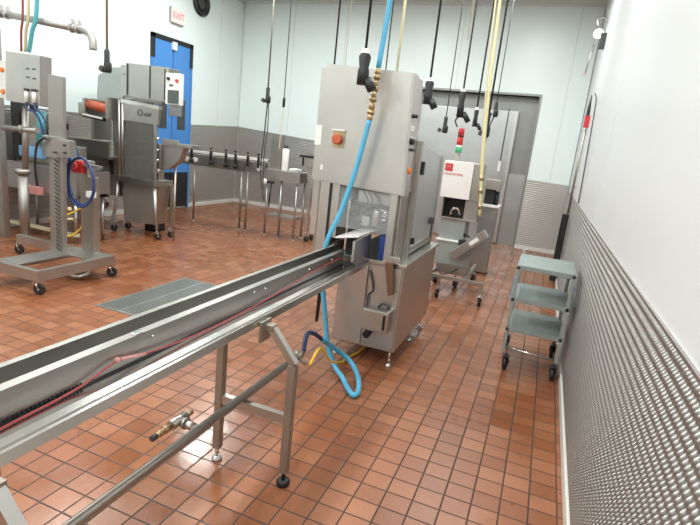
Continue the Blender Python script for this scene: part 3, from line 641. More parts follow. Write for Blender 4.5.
# small inspection screen unit further back
t = thing('inspection_terminal', 'grey pedestal terminal with dark parts behind the yellow pole', 'machine', (-0.67, 7.3, 0))
s = MB(); s.box(-0.83, -0.60, 7.35, 7.6, 0.02, 0.98, 0.006); build(s, 'pedestal', 'sheet', t)
s = MB(); s.box(-0.86, -0.56, 7.25, 7.62, 0.98, 1.01, 0.004); build(s, 'top_plate', 'white', t)
s = MB(); s.box(-0.80, -0.66, 7.38, 7.50, 1.01, 1.22, 0.01); s.cyl((-0.63, 7.42, 1.01), (-0.63, 7.42, 1.20), 0.03); build(s, 'motor', 'black', t)
s = MB(); s.box(-0.82, -0.60, 7.32, 7.56, 1.22, 1.36, 0.008); build(s, 'display_housing', 'ssd', t)

# ------------------------------------------------------------------ packing machine at the left rear
t = thing('wrapping_machine', 'large stainless wrapping machine with an orange roller, in front of the blue door', 'machine', (-5.4, 5.9, 0))
s = MB(); s.box(-5.66, -4.93, 5.62, 5.86, 1.92, 2.37, 0.012, rot=Matrix.Rotation(math.radians(2.5), 3, 'Y')); hd = build(s, 'upper_housing', 'ss', t)
s = MB(); s.box(-5.23, -5.215, 5.610, 5.63, 1.94, 2.36, 0.001); s.box(-5.62, -5.61, 5.605, 5.63, 1.96, 2.37, 0.001); s.box(-4.975, -4.965, 5.61, 5.63, 1.93, 2.33, 0.001); build(s, 'panel_joint', 'dark', hd)
s = MB(); s.box(-5.93, -5.66, 5.80, 6.35, 1.90, 2.38, 0.02); s.cyl((-5.86, 5.80, 2.25), (-5.86, 5.78, 2.25), 0.012); s.box(-5.74, -5.70, 5.785, 5.80, 2.18, 2.26, 0.004); build(s, 'side_housing', 'ss', t)
s = MB(); s.prism([(-6.50, 1.76), (-5.93, 1.84), (-5.93, 2.36), (-6.22, 2.34), (-6.46, 2.22)], 'Y', 5.90, 6.36); build(s, 'hood', 'sheet', t)
s = MB(); s.box(-4.925, -4.69, 5.58, 5.66, 1.885, 2.285, 0.008); cb = build(s, 'control_box', 'white', t)
s = MB(); s.box(-4.88, -4.70, 5.572, 5.58, 1.90, 2.07, 0.003); build(s, 'touch_screen', 'screen', cb)
for (x, z, mt) in ((-4.87, 2.21, 'black'), (-4.73, 2.19, 'red')):
    s = MB(); s.cyl((x, 5.58, z), (x, 5.555, z), 0.02, 14); build(s, 'push_button', mt, cb)
s = MB(); s.box(-4.86, -4.80, 5.574, 5.58, 2.12, 2.14, 0.001); build(s, 'label_plate', 'dark', cb)
s = MB(); s.box(-4.93, -4.74, 5.66, 5.70, 1.74, 1.90, 0.006); build(s, 'bracket', 'sheet', t)
s = MB(); s.box(-5.95, -5.34, 5.82, 5.88, 1.36, 1.90, 0.01); s.box(-5.95, -5.62, 5.88, 6.15, 1.36, 1.90, 0.01); s.box(-5.95, -5.74, 5.70, 6.25, 0.84, 1.36, 0.01); build(s, 'frame_housing', 'ssd', t)
# front gate with logo and smoky window
s = MB(); s.prism([(-5.64, 1.85), (-5.00, 1.80), (-5.03, 1.60), (-5.62, 1.62)], 'Y', 5.56, 5.60); gt = build(s, 'gate', 'ss', t)
s = MB(); s.prism([(-5.58, 1.615), (-5.05, 1.595), (-5.08, 0.84), (-5.62, 0.84)], 'Y', 5.565, 5.58); build(s, 'smoky_pane', 'smoky', gt)
s = MB(); s.prism([(-5.66, 1.90), (-4.99, 1.85), (-4.99, 1.80), (-5.66, 1.85)], 'Y', 5.54, 5.62); build(s, 'gate_rim', 'sss', gt)
text('O', 0.125, 'dark', gt, (-5.33, 5.556, 1.735), (math.pi / 2, 0, 0), 'logo')
text('ssid', 0.085, 'dark', gt, (-5.20, 5.556, 1.725), (math.pi / 2, 0, 0))
s = MB()
for x in (-5.70, -5.64): s.cyl((x, 5.56, 0.82), (x, 5.56, 1.93), 0.018, 12)
s.box(-5.72, -5.62, 5.54, 5.59, 1.90, 1.95, 0.004); s.box(-5.08, -5.05, 5.55, 5.59, 0.84, 1.60, 0.003); build(s, 'guide_rod', 'ss', t)
# interior behind the window
s = MB(); s.box(-5.60, -5.14, 5.72, 5.84, 0.84, 1.34, 0.006); build(s, 'inner_carriage', 'ssd', t)
s = MB()
for k in range(6): s.cyl((-5.56 + 0.09 * k, 5.68, 0.95), (-5.56 + 0.09 * k, 5.68, 1.0), 0.025, 10)
for z in (1.12, 1.26, 1.42): s.cyl((-5.58, 5.66, z), (-5.08, 5.66, z), 0.018, 10)
build(s, 'roller_set', 'sss', t)
# lower hopper and legs
s = MB(); s.box(-5.84, -5.05, 5.55, 5.92, 0.76, 0.84, 0.006); build(s, 'sill', 'ss', t)
s = MB(); s.prism([(-5.70, 0.16), (-5.15, 0.20), (-5.08, 0.76), (-5.76, 0.76)], 'Y', 5.66, 5.90); build(s, 'lower_housing', 'ss', t)
for (xa, xb) in ((-5.86, -5.76), (-5.04, -5.10)):
    s = MB(); s.tube([(xa, 5.60, 0.15), ((xa + xb) / 2, 5.60, 0.40), (xb, 5.60, 0.78)], 0.032, 4, smooth=False); build(s, 'leg', 'ss', t)
    add_caster(t, xa, 5.62, 0.05, 0.03, 0.16, 1.2)
    s = MB(); s.box(xa - 0.02, xa + 0.02, 5.87, 5.91, 0.15, 0.78, 0.003); build(s, 'leg', 'ss', t); add_caster(t, xa, 5.89, 0.05, 0.03, 0.16, 1.2)
s = MB(); s.box(-5.98, -5.74, 5.54, 5.66, 0.13, 0.165, 0.004); build(s, 'foot_plate', 'ss', t)
s = MB(); s.tube([(-6.3, 5.7, 0.55), (-6.15, 5.62, 0.42), (-6.02, 5.6, 0.36)], 0.07, 14); s.cyl((-6.3, 5.7, 0.55), (-6.3, 5.9, 0.62), 0.09); s.box(-6.42, -5.9, 5.76, 6.3, 0.5, 1.05, 0.01); build(s, 'drive_motor', 'ss', t)
# roller station
s = MB(); s.cyl((-6.22, 5.52, 1.78), (-5.84, 5.52, 1.74), 0.065, 20); rl = build(s, 'film_roller', 'roller', t); rl['label'] = 'orange-red roller'
s = MB(); s.box(-6.27, -6.22, 5.45, 5.92, 1.66, 1.86, 0.006); s.box(-5.84, -5.79, 5.45, 5.80, 1.60, 1.90, 0.006); s.box(-6.24, -5.82, 5.56, 5.60, 1.84, 1.87, 0.003); s.box(-6.47, -6.27, 5.55, 5.92, 1.62, 1.80, 0.02); build(s, 'roller_bracket', 'ssd', t)
s = MB(); s.box(-6.30, -5.90, 5.47, 5.52, 1.585, 1.635, 0.006, rot=Matrix.Rotation(math.radians(5), 3, 'Y')); build(s, 'knife_bar', 'black', t)
s = MB(); s.box(-6.29, -5.91, 5.462, 5.47, 1.61, 1.635, 0.002, rot=Matrix.Rotation(math.radians(5), 3, 'Y')); build(s, 'knife_edge', 'white', t)
s = MB(); s.box(-6.28, -6.22, 5.60, 5.92, 1.30, 1.66, 0.004); build(s, 'stanchion', 'ss', t)
s = MB(); s.box(-5.86, -5.80, 5.60, 5.70, 1.30, 1.62, 0.004); build(s, 'stanchion', 'ss', t)
s = MB(); s.box(-6.82, -5.72, 5.42, 6.30, 1.06, 1.10, 0.004); s.box(-6.82, -5.74, 5.40, 5.44, 1.08, 1.28, 0.004); s.box(-6.80, -5.74, 5.38, 5.46, 1.275, 1.30, 0.004)
s.box(-6.42, -6.38, 5.385, 5.40, 1.08, 1.28, 0.002); build(s, 'infeed_trough', 'ss', t)
s = MB(); s.box(-6.78, -6.0, 5.46, 6.28, 0.78, 1.06, 0.01); build(s, 'infeed_base', 'ssd', t)
for (x, y) in ((-6.72, 5.50), (-6.72, 6.2)):
    s = MB(); s.box(x - 0.02, x + 0.02, y - 0.02, y + 0.02, 0.03, 0.8, 0.003); s.lathe([(0.04, 0), (0.03, 0.02), (0.01, 0.03)], (x, y, 0)); build(s, 'leg', 'ss', t)
# outfeed shelf and side hopper on the right
s = MB(); s.box(-5.0, -4.50, 5.62, 5.80, 1.34, 1.385, 0.005); s.box(-4.98, -4.72, 5.60, 5.64, 1.37, 1.43, 0.004); s.prism([(-5.03, 1.34), (-4.66, 1.34), (-4.74, 1.16), (-4.92, 1.03), (-5.05, 1.00)], 'Y', 5.66, 5.78); build(s, 'outfeed_hopper', 'ss', t)
s = MB(); s.cyl((-4.86, 5.74, 0.0), (-4.86, 5.74, 1.06), 0.016, 10); build(s, 'support_leg', 'ssd', t)
s = MB(); s.box(-5.64, -5.42, 6.0, 6.2, 0.0, 0.84, 0.01); build(s, 'rear_cabinet', 'black', t)

# ------------------------------------------------------------------ long outfeed conveyor to the corner
t = thing('rail_conveyor', 'narrow conveyor with a white top rail and black knobs along the ribbed back corner', 'conveyor', (-5.2, 7.3, 0))
s = MB(); s.box(-6.05, -4.33, 7.20, 7.23, 1.205, 1.245, 0.004); s.box(-6.05, -4.33, 7.33, 7.36, 1.205, 1.24, 0.004); build(s, 'guide_rail', 'white', t)
s = MB(); s.box(-6.0, -4.72, 7.235, 7.255, 0.99, 1.17, 0.004); s.box(-6.0, -4.72, 7.335, 7.355, 0.99, 1.17, 0.004); s.box(-6.0, -4.72, 7.255, 7.335, 1.10, 1.12, 0.003); build(s, 'side_frame', 'ssd', t)
s = MB(); s.box(-4.70, -4.33, 7.235, 7.255, 1.0, 1.17, 0.004); s.box(-4.70, -4.33, 7.335, 7.355, 1.0, 1.17, 0.004); s.box(-4.70, -4.33, 7.255, 7.335, 1.10, 1.12, 0.003); build(s, 'side_frame', 'ss', t)
s = MB(); s.box(-6.0, -4.33, 7.26, 7.33, 1.12, 1.135, 0.003); build(s, 'belt', 'dark', t)
for x in (-5.75, -5.35, -5.05, -4.86, -4.62, -4.42):
    s = MB(); s.box(x - 0.018, x + 0.018, 7.17, 7.20, 1.09, 1.26, 0.005); s.cyl((x, 7.18, 1.26), (x, 7.18, 1.31), 0.008, 8); s.lathe([(0.022, 0), (0.026, 0.01), (0.018, 0.025)], (x, 7.18, 1.30), 12)
    if x < -4.7: s.lathe([(0.02, 0.03), (0.042, 0), (0.034, -0.03), (0.02, -0.045)], (x, 7.19, 1.075), 14, 'Z')
    build(s, 'rail_clamp', 'black', t)
for x in (-5.88, -5.70, -4.42): 
    s = MB(); s.lathe([(0.045, 0), (0.05, -0.02), (0.03, -0.035)], (x, 7.235, 1.08), 16, 'Y'); build(s, 'idler', 'white', t)
for (x, y) in ((-5.72, 7.25), (-4.76, 7.25), (-4.64, 7.25)):
    s = MB(); s.cyl((x, y, 0.02), (x, y, 1.0), 0.018, 12); s.lathe([(0.035, 0), (0.03, 0.015), (0.01, 0.03)], (x, y, 0)); build(s, 'leg', 'ssd', t)
s = MB(); s.box(-4.77, -4.63, 7.24, 7.26, 0.42, 0.46, 0.003); build(s, 'crossbrace', 'ssd', t)

# ------------------------------------------------------------------ small table with boxes, left of the tall machine
t = thing('work_table', 'small stainless table on thin legs between the rail conveyor and the tall machine', 'table', (-3.97, 7.4, 0))
s = MB(); s.box(-4.25, -3.62, 7.12, 7.50, 1.07, 1.10, 0.004); s.box(-4.25, -3.62, 7.12, 7.15, 0.94, 1.07, 0.004); s.box(-4.25, -4.22, 7.15, 7.50, 0.94, 1.07, 0.004); s.box(-3.65, -3.62, 7.15, 7.50, 0.94, 1.07, 0.004); build(s, 'tabletop', 'ss', t)
for (x, y) in ((-4.22, 7.18), (-3.68, 7.18), (-3.96, 7.18), (-4.10, 7.46), (-3.68, 7.46)):
    s = MB(); s.cyl((x, y, 0.02), (x, y, 0.95), 0.017, 12); s.lathe([(0.03, 0), (0.025, 0.015), (0.01, 0.03)], (x, y, 0)); build(s, 'leg', 'ss', t)
s = MB(); s.box(-4.21, -3.67, 7.17, 7.47, 0.34, 0.37, 0.004); build(s, 'lower_shelf', 'ssd', t)
tag(build((lambda s: s.box(-4.25, -4.07, 7.28, 7.40, 1.10, 1.66, 0.006))(MB()), 'steel_box', 'ssd'), 'tall dull steel box standing on the small table', 'box')
t = thing('canister', 'white cylinder with a dark cap standing beside the steel box on the small table', 'container', (-3.93, 7.28, 1.10))
s = MB(); s.lathe([(0.05, 0), (0.055, 0.01), (0.055, 0.33), (0.04, 0.35)], (-3.98, 7.28, 1.10), 22); build(s, 'body', 'white', t)
s = MB(); s.lathe([(0.04, 0), (0.04, 0.04), (0.03, 0.05)], (-3.98, 7.28, 1.45), 16); build(s, 'cap', 'dark', t)
tag(build((lambda s: s.tube([(-3.86, 7.22, 1.125), (-3.76, 7.26, 1.14), (-3.70, 7.34, 1.13), (-3.80, 7.42, 1.122)], 0.022, 10))(MB()), 'bagged_parts', 'white'), 'pale crumpled parcel lying on the right of the small table', 'bag')
t = thing('drain_valve', 'white round knob and black fittings at the front of the small table', 'valve', (-4.2, 7.06, 0.86))
s = MB(); s.lathe([(0.04, 0), (0.045, -0.02), (0.03, -0.04)], (-4.22, 7.112, 0.90), 16, 'Y'); build(s, 'knob', 'white', t)
s = MB(); s.box(-4.225, -4.05, 7.085, 7.115, 0.88, 0.918, 0.004); s.cyl((-4.10, 7.10, 0.88), (-4.12, 7.09, 0.5), 0.012, 8); build(s, 'fitting', 'black', t)
# short belt unit next to it
t = thing('belt_unit', 'short belt unit on casters half hidden behind the left side of the tall machine', 'conveyor', (-3.5, 7.3, 0))
s = MB(); s.box(-3.58, -3.22, 7.2, 7.6, 1.20, 1.35, 0.005); s.prism([(-3.58, 1.20), (-3.22, 1.20), (-3.22, 0.88), (-3.50, 0.88)], 'Y', 7.24, 7.56); build(s, 'side_frame', 'ss', t)
s = MB(); s.box(-3.68, -3.20, 7.18, 7.62, 1.35, 1.385, 0.01); s.box(-3.63, -3.60, 7.185, 7.20, 1.22, 1.36, 0.003); s.box(-3.30, -3.27, 7.185, 7.20, 1.22, 1.36, 0.003); build(s, 'belt', 'black', t)
for x in (-3.50, -3.25):
    for y in (7.3, 7.5):
        s = MB(); s.box(x - 0.018, x + 0.018, y - 0.018, y + 0.018, 0.15, 0.88, 0.003); build(s, 'leg', 'ss', t)
s = MB(); s.box(-3.50, -3.25, 7.29, 7.31, 0.44, 0.48, 0.002); build(s, 'crossbrace', 'ss', t)
for (x, y) in ((-3.50, 7.3), (-3.25, 7.5), (-3.50, 7.5), (-3.25, 7.3)): add_caster(t, x, y, 0.05, 0.03, 0.16, 1.2)

# ------------------------------------------------------------------ mobile mast stand at the left
t = thing('mobile_stand', 'rolling stainless stand with a toothed mast and a low frame, left foreground', 'stand', (-4.5, 3.5, 0))
s = MB(); s.box(-5.55, -4.07, 3.04, 3.09, 0.130, 0.230, 0.004); fr = build(s, 'frame_tube', 'ss', t)
s = MB(); s.box(-5.50, -4.07, 3.87, 3.92, 0.130, 0.230, 0.004); build(s, 'frame_tube', 'ss', t)
s = MB(); s.box(-4.12, -4.07, 3.09, 3.87, 0.130, 0.230, 0.004); build(s, 'frame_tube', 'ss', t)
s = MB(); s.box(-4.66, -4.56, 3.09, 3.87, 0.14, 0.225, 0.004); build(s, 'frame_tube', 'ss', t)
s = MB(); s.box(-4.64, -4.36, 3.09, 3.87, 0.226, 0.236, 0.002); s.box(-4.36, -4.12, 3.60, 3.87, 0.226, 0.236, 0.002); build(s, 'base_plate', 'ss', t)
for (x, y, a) in ((-4.095, 3.075, 0.4), (-4.095, 3.895, 0.9), (-5.48, 3.89, 0.4), (-5.5, 3.07, 0.5)): add_caster(t, x, y, 0.052, 0.032, 0.137, a)
s = MB(); s.prism([(-4.585, 0.213), (-4.40, 0.213), (-4.365, 1.95), (-4.55, 1.965)], 'Y', 3.58, 3.62); ms = build(s, 'mast', 'pipe', t)
s = MB(); s.box(-4.495, -4.43, 3.572, 3.58, 0.26, 1.35, 0.001); rk = build(s, 'rack', 'ssd', ms)
s = MB()
for k in range(26): s.box(-4.49, -4.435, 3.567, 3.573, 0.28 + k * 0.04, 0.295 + k * 0.04, 0.001, rot=Matrix.Rotation(0.5, 3, 'Y'))
build(s, 'rack_teeth', 'dark', rk)
s = MB(); s.box(-4.60, -4.33, 3.54, 3.58, 1.20, 1.40, 0.006); s.box(-4.385, -4.23, 3.53, 3.60, 1.22, 1.38, 0.006); cl = build(s, 'clamp_block', 'ss', t)
for (x, z) in ((-4.29, 1.33), (-4.29, 1.26), (-4.53, 1.37), (-4.42, 1.25)):
    s = MB(); s.cyl((x, 3.53, z), (x, 3.515, z), 0.012, 8); build(s, 'bolt', 'dark', cl)
s = MB(); s.box(-4.46, -4.28, 3.84, 3.92, 0.213, 1.02, 0.005); s.box(-4.47, -4.35, 3.83, 3.93, 0.95, 1.18, 0.005); build(s, 'rear_post', 'ssd', t)
s = MB(); s.box(-4.42, -4.15, 3.80, 3.84, 1.12, 1.15, 0.003); s.cyl((-4.28, 3.82, 1.02), (-4.28, 3.82, 1.12), 0.014); build(s, 'handle', 'ss', t)
s = MB(); s.box(-4.52, -4.38, 3.79, 3.83, 1.05, 1.17, 0.01); s.cyl((-4.47, 3.79, 1.11), (-4.47, 3.76, 1.11), 0.045, 14); build(s, 'red_valve', 'red', t)
s = MB(); s.box(-4.33, -4.24, 3.79, 3.84, 0.82, 0.88, 0.004); build(s, 'label_plate', 'white', t)
s = MB(); s.tube([(-4.30, 3.52, 0.13), (-4.29, 3.54, 0.055), (-4.24, 3.60, 0.030), (-4.17, 3.66, 0.06), (-4.15, 3.68, 0.13)], 0.022, 10); build(s, 'skid_hoop', 'ssd', t)
s = MB(); s.box(-4.34, -4.11, 3.50, 3.54, 0.125, 0.14, 0.002); s.box(-4.2, -4.10, 3.66, 3.70, 0.125, 0.14, 0.002); build(s, 'bracket', 'ss', t)
# coiled blue hose hung on the stand
pts = []
for k in range(44):
    a = k / 44 * 2 * math.pi * 2.0; rr = 0.19 + 0.012 * math.sin(a * 0.5)
    pts.append((-4.30 + rr * math.cos(a) * 0.95, 3.69 + 0.012 * (k / 22), 0.985 + rr * 1.28 * math.sin(a)))
tag(build((lambda s: s.tube([(-4.58, 3.72, 1.33), (-4.50, 3.72, 1.32)] + pts[8:] , 0.014, 8, n=2))(MB()), 'hose_coil', 'dbhose'), 'coil of dark blue hose hung on the rear post of the rolling stand', 'hose')
tag(build((lambda s: s.tube([(-4.47, 3.95, 0.93), (-4.52, 3.97, 0.72), (-4.70, 3.97, 0.60), (-4.80, 3.95, 0.55)], 0.010, 8).tube([(-4.50, 3.97, 0.78), (-4.56, 3.97, 0.50), (-4.72, 3.96, 0.34), (-4.86, 3.94, 0.30)], 0.010, 8))(MB()), 'air_line', 'yellow'), 'yellow air lines drooping behind the toothed mast', 'hose')
tag(build((lambda s: s.tube([(-4.52, 3.50, 1.38), (-4.62, 3.50, 1.30), (-4.66, 3.50, 1.10), (-4.665, 3.52, 0.90)], 0.011, 8))(MB()), 'cable', 'black'), 'black cable hanging at the left side of the toothed mast', 'cable')

# ------------------------------------------------------------------ pipe stand with control box
yp = 4.26
t = thing('wash_pipe_stand', 'vertical stainless pipes carrying the overhead outlet pipe at the far left', 'pipes', (-5.9, yp, 0))
s = MB(); s.cyl((-5.885, yp, 0.03), (-5.885, yp, 0.86), 0.055, 20); s.cyl((-5.885, yp, 0.86), (-5.885, yp, 0.92), 0.08, 20); s.cyl((-5.885, yp, 0.03), (-5.885, yp, 0.0), 0.06, 20); s.cyl((-5.885, yp, 0.05), (-5.885, yp, 0.10), 0.075, 20); build(s, 'lower_pipe', 'pipe', t)
s = MB(); s.cyl((-5.84, yp, 0.92), (-5.785, yp, 1.672), 0.036, 16); build(s, 'upper_pipe', 'pipe', t)
s = MB(); s.box(-6.42, -6.29, yp + 0.02, yp + 0.10, 0, 2.52, 0.008); build(s, 'square_post', 'ssd', t)
s = MB(); s.cyl((-6.16, yp - 0.02, 1.375), (-5.58, yp - 0.02, 1.395), 0.032, 14); s.cyl((-5.86, yp - 0.02, 1.385), (-5.80, yp - 0.02, 1.387), 0.05, 14); build(s, 'cross_pipe', 'pipe', t)
OP = lambda x: 2.655 - (x + 6.15) * 0.118
s = MB(); s.cyl((-6.20, yp, OP(-6.20)), (-4.93, yp, OP(-4.93)), 0.036, 18)
s.tube([(-6.18, yp, OP(-6.18)), (-6.27, yp, 2.64), (-6.32, yp, 2.59), (-6.33, yp, 2.50)], 0.045, 14)
ov = build(s, 'overhead_pipe', 'pipe', t)
for x in (-6.13, -6.03, -5.03, -4.94):
    s = MB(); s.cyl((x, yp, OP(x)), (x + 0.028, yp, OP(x)), 0.054, 18); s.box(x + 0.004, x + 0.022, yp - 0.015, yp + 0.015, OP(x) + 0.03, OP(x) + 0.085, 0.003); build(s, 'pipe_clamp', 'ss', ov)
s = MB(); s.tube([(-4.92, yp, OP(-4.92)), (-4.84, yp, 2.495), (-4.77, yp, 2.46), (-4.735, yp, 2.39), (-4.73, yp, 2.31)], 0.038, 16); build(s, 'elbow_outlet', 'pipe', ov)
t = thing('control_box', 'grey wall-style control box mounted on the pipe stand with two cable glands', 'box', (-5.69, 4.2, 1.68))
s = MB(); s.prism([(-5.985, 1.695), (-5.425, 1.675), (-5.395, 2.205), (-5.955, 2.235)], 'Y', 4.17, 4.30); build(s, 'housing', 'cab', t)
s = MB(); s.prism([(-5.72, 1.69), (-5.43, 1.68), (-5.402, 2.20), (-5.69, 2.215)], 'Y', 4.163, 4.17); dr = build(s, 'door', 'ss', t)
for (x, z) in ((-5.60, 2.06), (-5.50, 2.06), (-5.60, 1.97), (-5.50, 1.96)):
    s = MB(); s.box(x - 0.03, x + 0.025, 4.160, 4.164, z - 0.008, z + 0.008, 0.001); build(s, 'label_plate', 'dark', dr)
for x in (-5.62, -5.50):
    s = MB(); s.cyl((x, 4.15, 1.70), (x, 4.15, 1.82), 0.022, 12); g = build(s, 'cable_gland', 'white', t)
    s = MB(); s.cyl((x, 4.15, 1.82), (x, 4.15, 1.85), 0.025, 12); build(s, 'gland_cap', 'dark', g)
s = MB(); s.box(-6.12, -5.995, 4.19, 4.30, 1.72, 2.13, 0.006); sp = build(s, 'side_panel', 'white', t)
for z in (2.03, 1.79):
    s = MB(); s.cyl((-6.05, 4.19, z), (-6.05, 4.17, z), 0.026, 14); build(s, 'push_button', 'orange', sp)
s = MB(); s.tube([(-5.62, 4.15, 1.70), (-5.60, 4.14, 1.62), (-5.48, 4.13, 1.60), (-5.40, 4.14, 1.50), (-5.36, 4.16, 1.30), (-5.26, 4.18, 1.10)], 0.013, 8); s.tube([(-5.50, 4.15, 1.70), (-5.47, 4.14, 1.64), (-5.38, 4.13, 1.60), (-5.31, 4.14, 1.50)], 0.012, 8); build(s, 'cable', 'dbhose', t)
s = MB(); s.box(-6.0, -5.5, 4.30, 4.325, 1.74, 1.80, 0.003); build(s, 'mounting_bar', 'ssd', t)
ov = [( -5.43, 2.793, -5.36, 'teal', 0.022, -5.62, 'teal water hose running down from the ceiling into the top of the pipe-stand control box', 'hose'),
      (-5.56, 2.793, -5.53, 'cream', 0.016, -5.68, 'cream conduit dropping to the pipe-stand control box', 'conduit'),
      (-5.65, 2.793, -5.62, 'rhose', 0.012, -5.74, 'thin reddish conduit left of the cream one, dropping to the control box', 'conduit')]
for (x0, z0, xt, mt, rr, xb, lab, cat) in ov:
    tag(build((lambda s: s.tube([(xt, 4.175, CEIL), (x0, 4.175, z0), ((x0 + xb) / 2, 4.175, 2.45), (xb, 4.20, 2.245)], rr, 10))(MB()), cat, mt), lab, cat)

# filling tub and clutter behind the pipe stand
t = thing('wash_tub', 'long pale stainless tub behind the pipe stand at the far left', 'tub', (-6.1, 4.85, 0))
s = MB(); s.box(-6.82, -5.42, 4.62, 5.12, 0.60, 0.64, 0.004); s.box(-6.82, -5.42, 4.60, 4.63, 0.60, 0.93, 0.004); s.box(-6.82, -5.42, 5.10, 5.13, 0.60, 0.93, 0.004); s.box(-5.45, -5.42, 4.63, 5.10, 0.60, 0.93, 0.004); s.box(-6.82, -5.42, 4.585, 4.64, 0.925, 0.95, 0.006); build(s, 'basin', 'sheet', t)
for (x, y) in ((-6.75, 4.66), (-5.50, 4.66), (-6.75, 5.08), (-5.50, 5.08)):
    s = MB(); s.cyl((x, y, 0), (x, y, 0.6), 0.02, 10); build(s, 'leg', 'ss', t)
s = MB(); s.box(-6.8, -5.48, 4.64, 4.70, 0.09, 0.13, 0.004); build(s, 'lower_rail', 'cream', t)
t = thing('filler_head', 'cluster of grey valves and blue plastic above the far left tub', 'machine', (-5.95, 4.85, 0.93))
s = MB(); s.box(-6.55, -6.0, 4.75, 5.0, 0.95, 1.60, 0.02); s.box(-6.60, -5.5, 4.70, 5.05, 0.93, 0.955, 0.003); build(s, 'housing', 'ssd', t)
s = MB(); s.box(-6.50, -6.10, 4.66, 4.75, 1.02, 1.16, 0.02); s.box(-5.92, -5.62, 4.68, 4.80, 1.06, 1.18, 0.02); build(s, 'plastic_bag', 'bagblue', t)
s = MB(); s.cyl((-6.12, 4.68, 1.20), (-6.08, 4.68, 1.62), 0.05, 12); build(s, 'hose', 'teal', t)
s = MB(); s.lathe([(0.06, 0), (0.08, 0.03), (0.07, 0.10), (0.03, 0.14)], (-5.80, 4.72, 1.18), 14); build(s, 'white_cap', 'white', t)
s = MB(); s.cyl((-5.93, 4.74, 1.40), (-5.80, 4.62, 1.40), 0.05, 14); s.box(-5.95, -5.80, 4.68, 4.84, 1.42, 1.50, 0.01); build(s, 'solenoid', 'black', t)
s = MB(); s.box(-6.7, -6.55, 4.72, 5.0, 0.95, 1.7, 0.01); build(s, 'black_column', 'black', t)
s = MB(); s.cyl((-5.98, 4.85, 0.955), (-5.98, 4.85, 1.85), 0.03, 12); s.box(-5.95, -5.66, 4.86, 4.98, 0.955, 1.22, 0.01); s.cyl((-6.55, 4.66, 1.72), (-5.95, 4.66, 1.70), 0.03, 10); build(s, 'valve_body', 'ss', t)
for k, (x, lab) in enumerate(((-6.23, 'left of two small pink boxes on the front of the tub'), (-6.05, 'right of two small pink boxes on the front of the tub'))):
    tag(build((lambda s: s.box(x - 0.075, x + 0.075, 4.51, 4.595, 0.575, 0.67, 0.006))(MB()), 'valve_box', 'pink'), lab, 'box')
t = thing('hose_manifold', 'tangle of brass and steel fittings between the pipe stand and the toothed mast', 'fitting', (-5.45, 4.5, 0))
s = MB(); s.cyl((-5.75, 4.5, 0.30), (-5.35, 4.5, 0.36), 0.02, 10); s.cyl((-5.55, 4.5, 0.0), (-5.55, 4.5, 0.55), 0.018, 10); s.cyl((-5.68, 4.5, 0.32), (-5.68, 4.42, 0.32), 0.03, 10); s.cyl((-5.45, 4.5, 0.46), (-5.35, 4.45, 0.50), 0.022, 10); s.cyl((-5.55, 4.5, 0.5), (-5.42, 4.5, 0.46), 0.022, 10); build(s, 'manifold', 'brass', t)
s = MB(); s.tube([(-5.70, 4.48, 0.30), (-5.65, 4.46, 0.2), (-5.5, 4.45, 0.26), (-5.38, 4.46, 0.22), (-5.36, 4.48, 0.36)], 0.013, 8); build(s, 'cable', 'dark', t)
s = MB(); s.box(-5.60, -5.50, 4.45, 4.55, 0.0, 0.02, 0.003); build(s, 'base_plate', 'ssd', t)

# ------------------------------------------------------------------ floor drain
t = thing('floor_drain', 'rectangular steel drain grate set in the tiles left of the conveyor', 'drain', (-3.26, 3.75, 0))
s = MB(); s.box(-3.515, -3.495, 3.16, 4.35, 0, 0.006, 0.001); s.box(-3.025, -3.005, 3.16, 4.35, 0, 0.006, 0.001); s.box(-3.495, -3.025, 3.16, 3.18, 0, 0.006, 0.001); s.box(-3.495, -3.025, 4.33, 4.35, 0, 0.006, 0.001); build(s, 'drain_frame', 'grate', t)
s = MB()
for k in range(46): s.box(-3.495, -3.025, 3.182 + k * 0.025, 3.196 + k * 0.025, 0.001, 0.006, 0)
s.box(-3.27, -3.25, 3.18, 4.33, 0.0005, 0.0055, 0)
build(s, 'grate_bars', 'grate', t)
s = MB(); s.box(-3.495, -3.025, 3.18, 4.33, 0.0, 0.0008, 0); build(s, 'channel', 'dark', t)

# ------------------------------------------------------------------ signs and fittings on the walls
xl = XL - 0.012
t = thing('exit_sign', 'small exit sign with red letters on the wall above the blue double door', 'sign', (xl, 8.04, 3.42))
s = MB(); s.box(xl, xl + 0.05, 7.86, 8.22, 3.44, 3.68, 0.008); build(s, 'sign_box', 'signw', t)
s = MB(); s.box(xl, xl + 0.045, 7.85, 7.865, 3.44, 3.69, 0.003); s.box(xl, xl + 0.03, 7.90, 8.20, 3.415, 3.44, 0.003); build(s, 'mounting_frame', 'ssd', t)
text('EXIT', 0.15, 'exitred', t, (xl + 0.052, 8.05, 3.56), (math.pi / 2, 0, math.pi / 2))
t = thing('wall_clock', 'round black-rimmed fixture high on the wall right of the exit sign', 'clock', (xl, 8.72, 3.74))
s = MB(); s.lathe([(0.23, 0), (0.235, 0.05), (0.20, 0.075), (0.15, 0.06), (0.15, 0.03)], (xl, 8.72, 3.97), 32, 'X'); build(s, 'rim', 'black', t)
s = MB(); s.lathe([(0.12, 0.03), (0.10, 0.05), (0.03, 0.065)], (xl, 8.72, 3.97), 28, 'X'); build(s, 'face', 'dark', t)

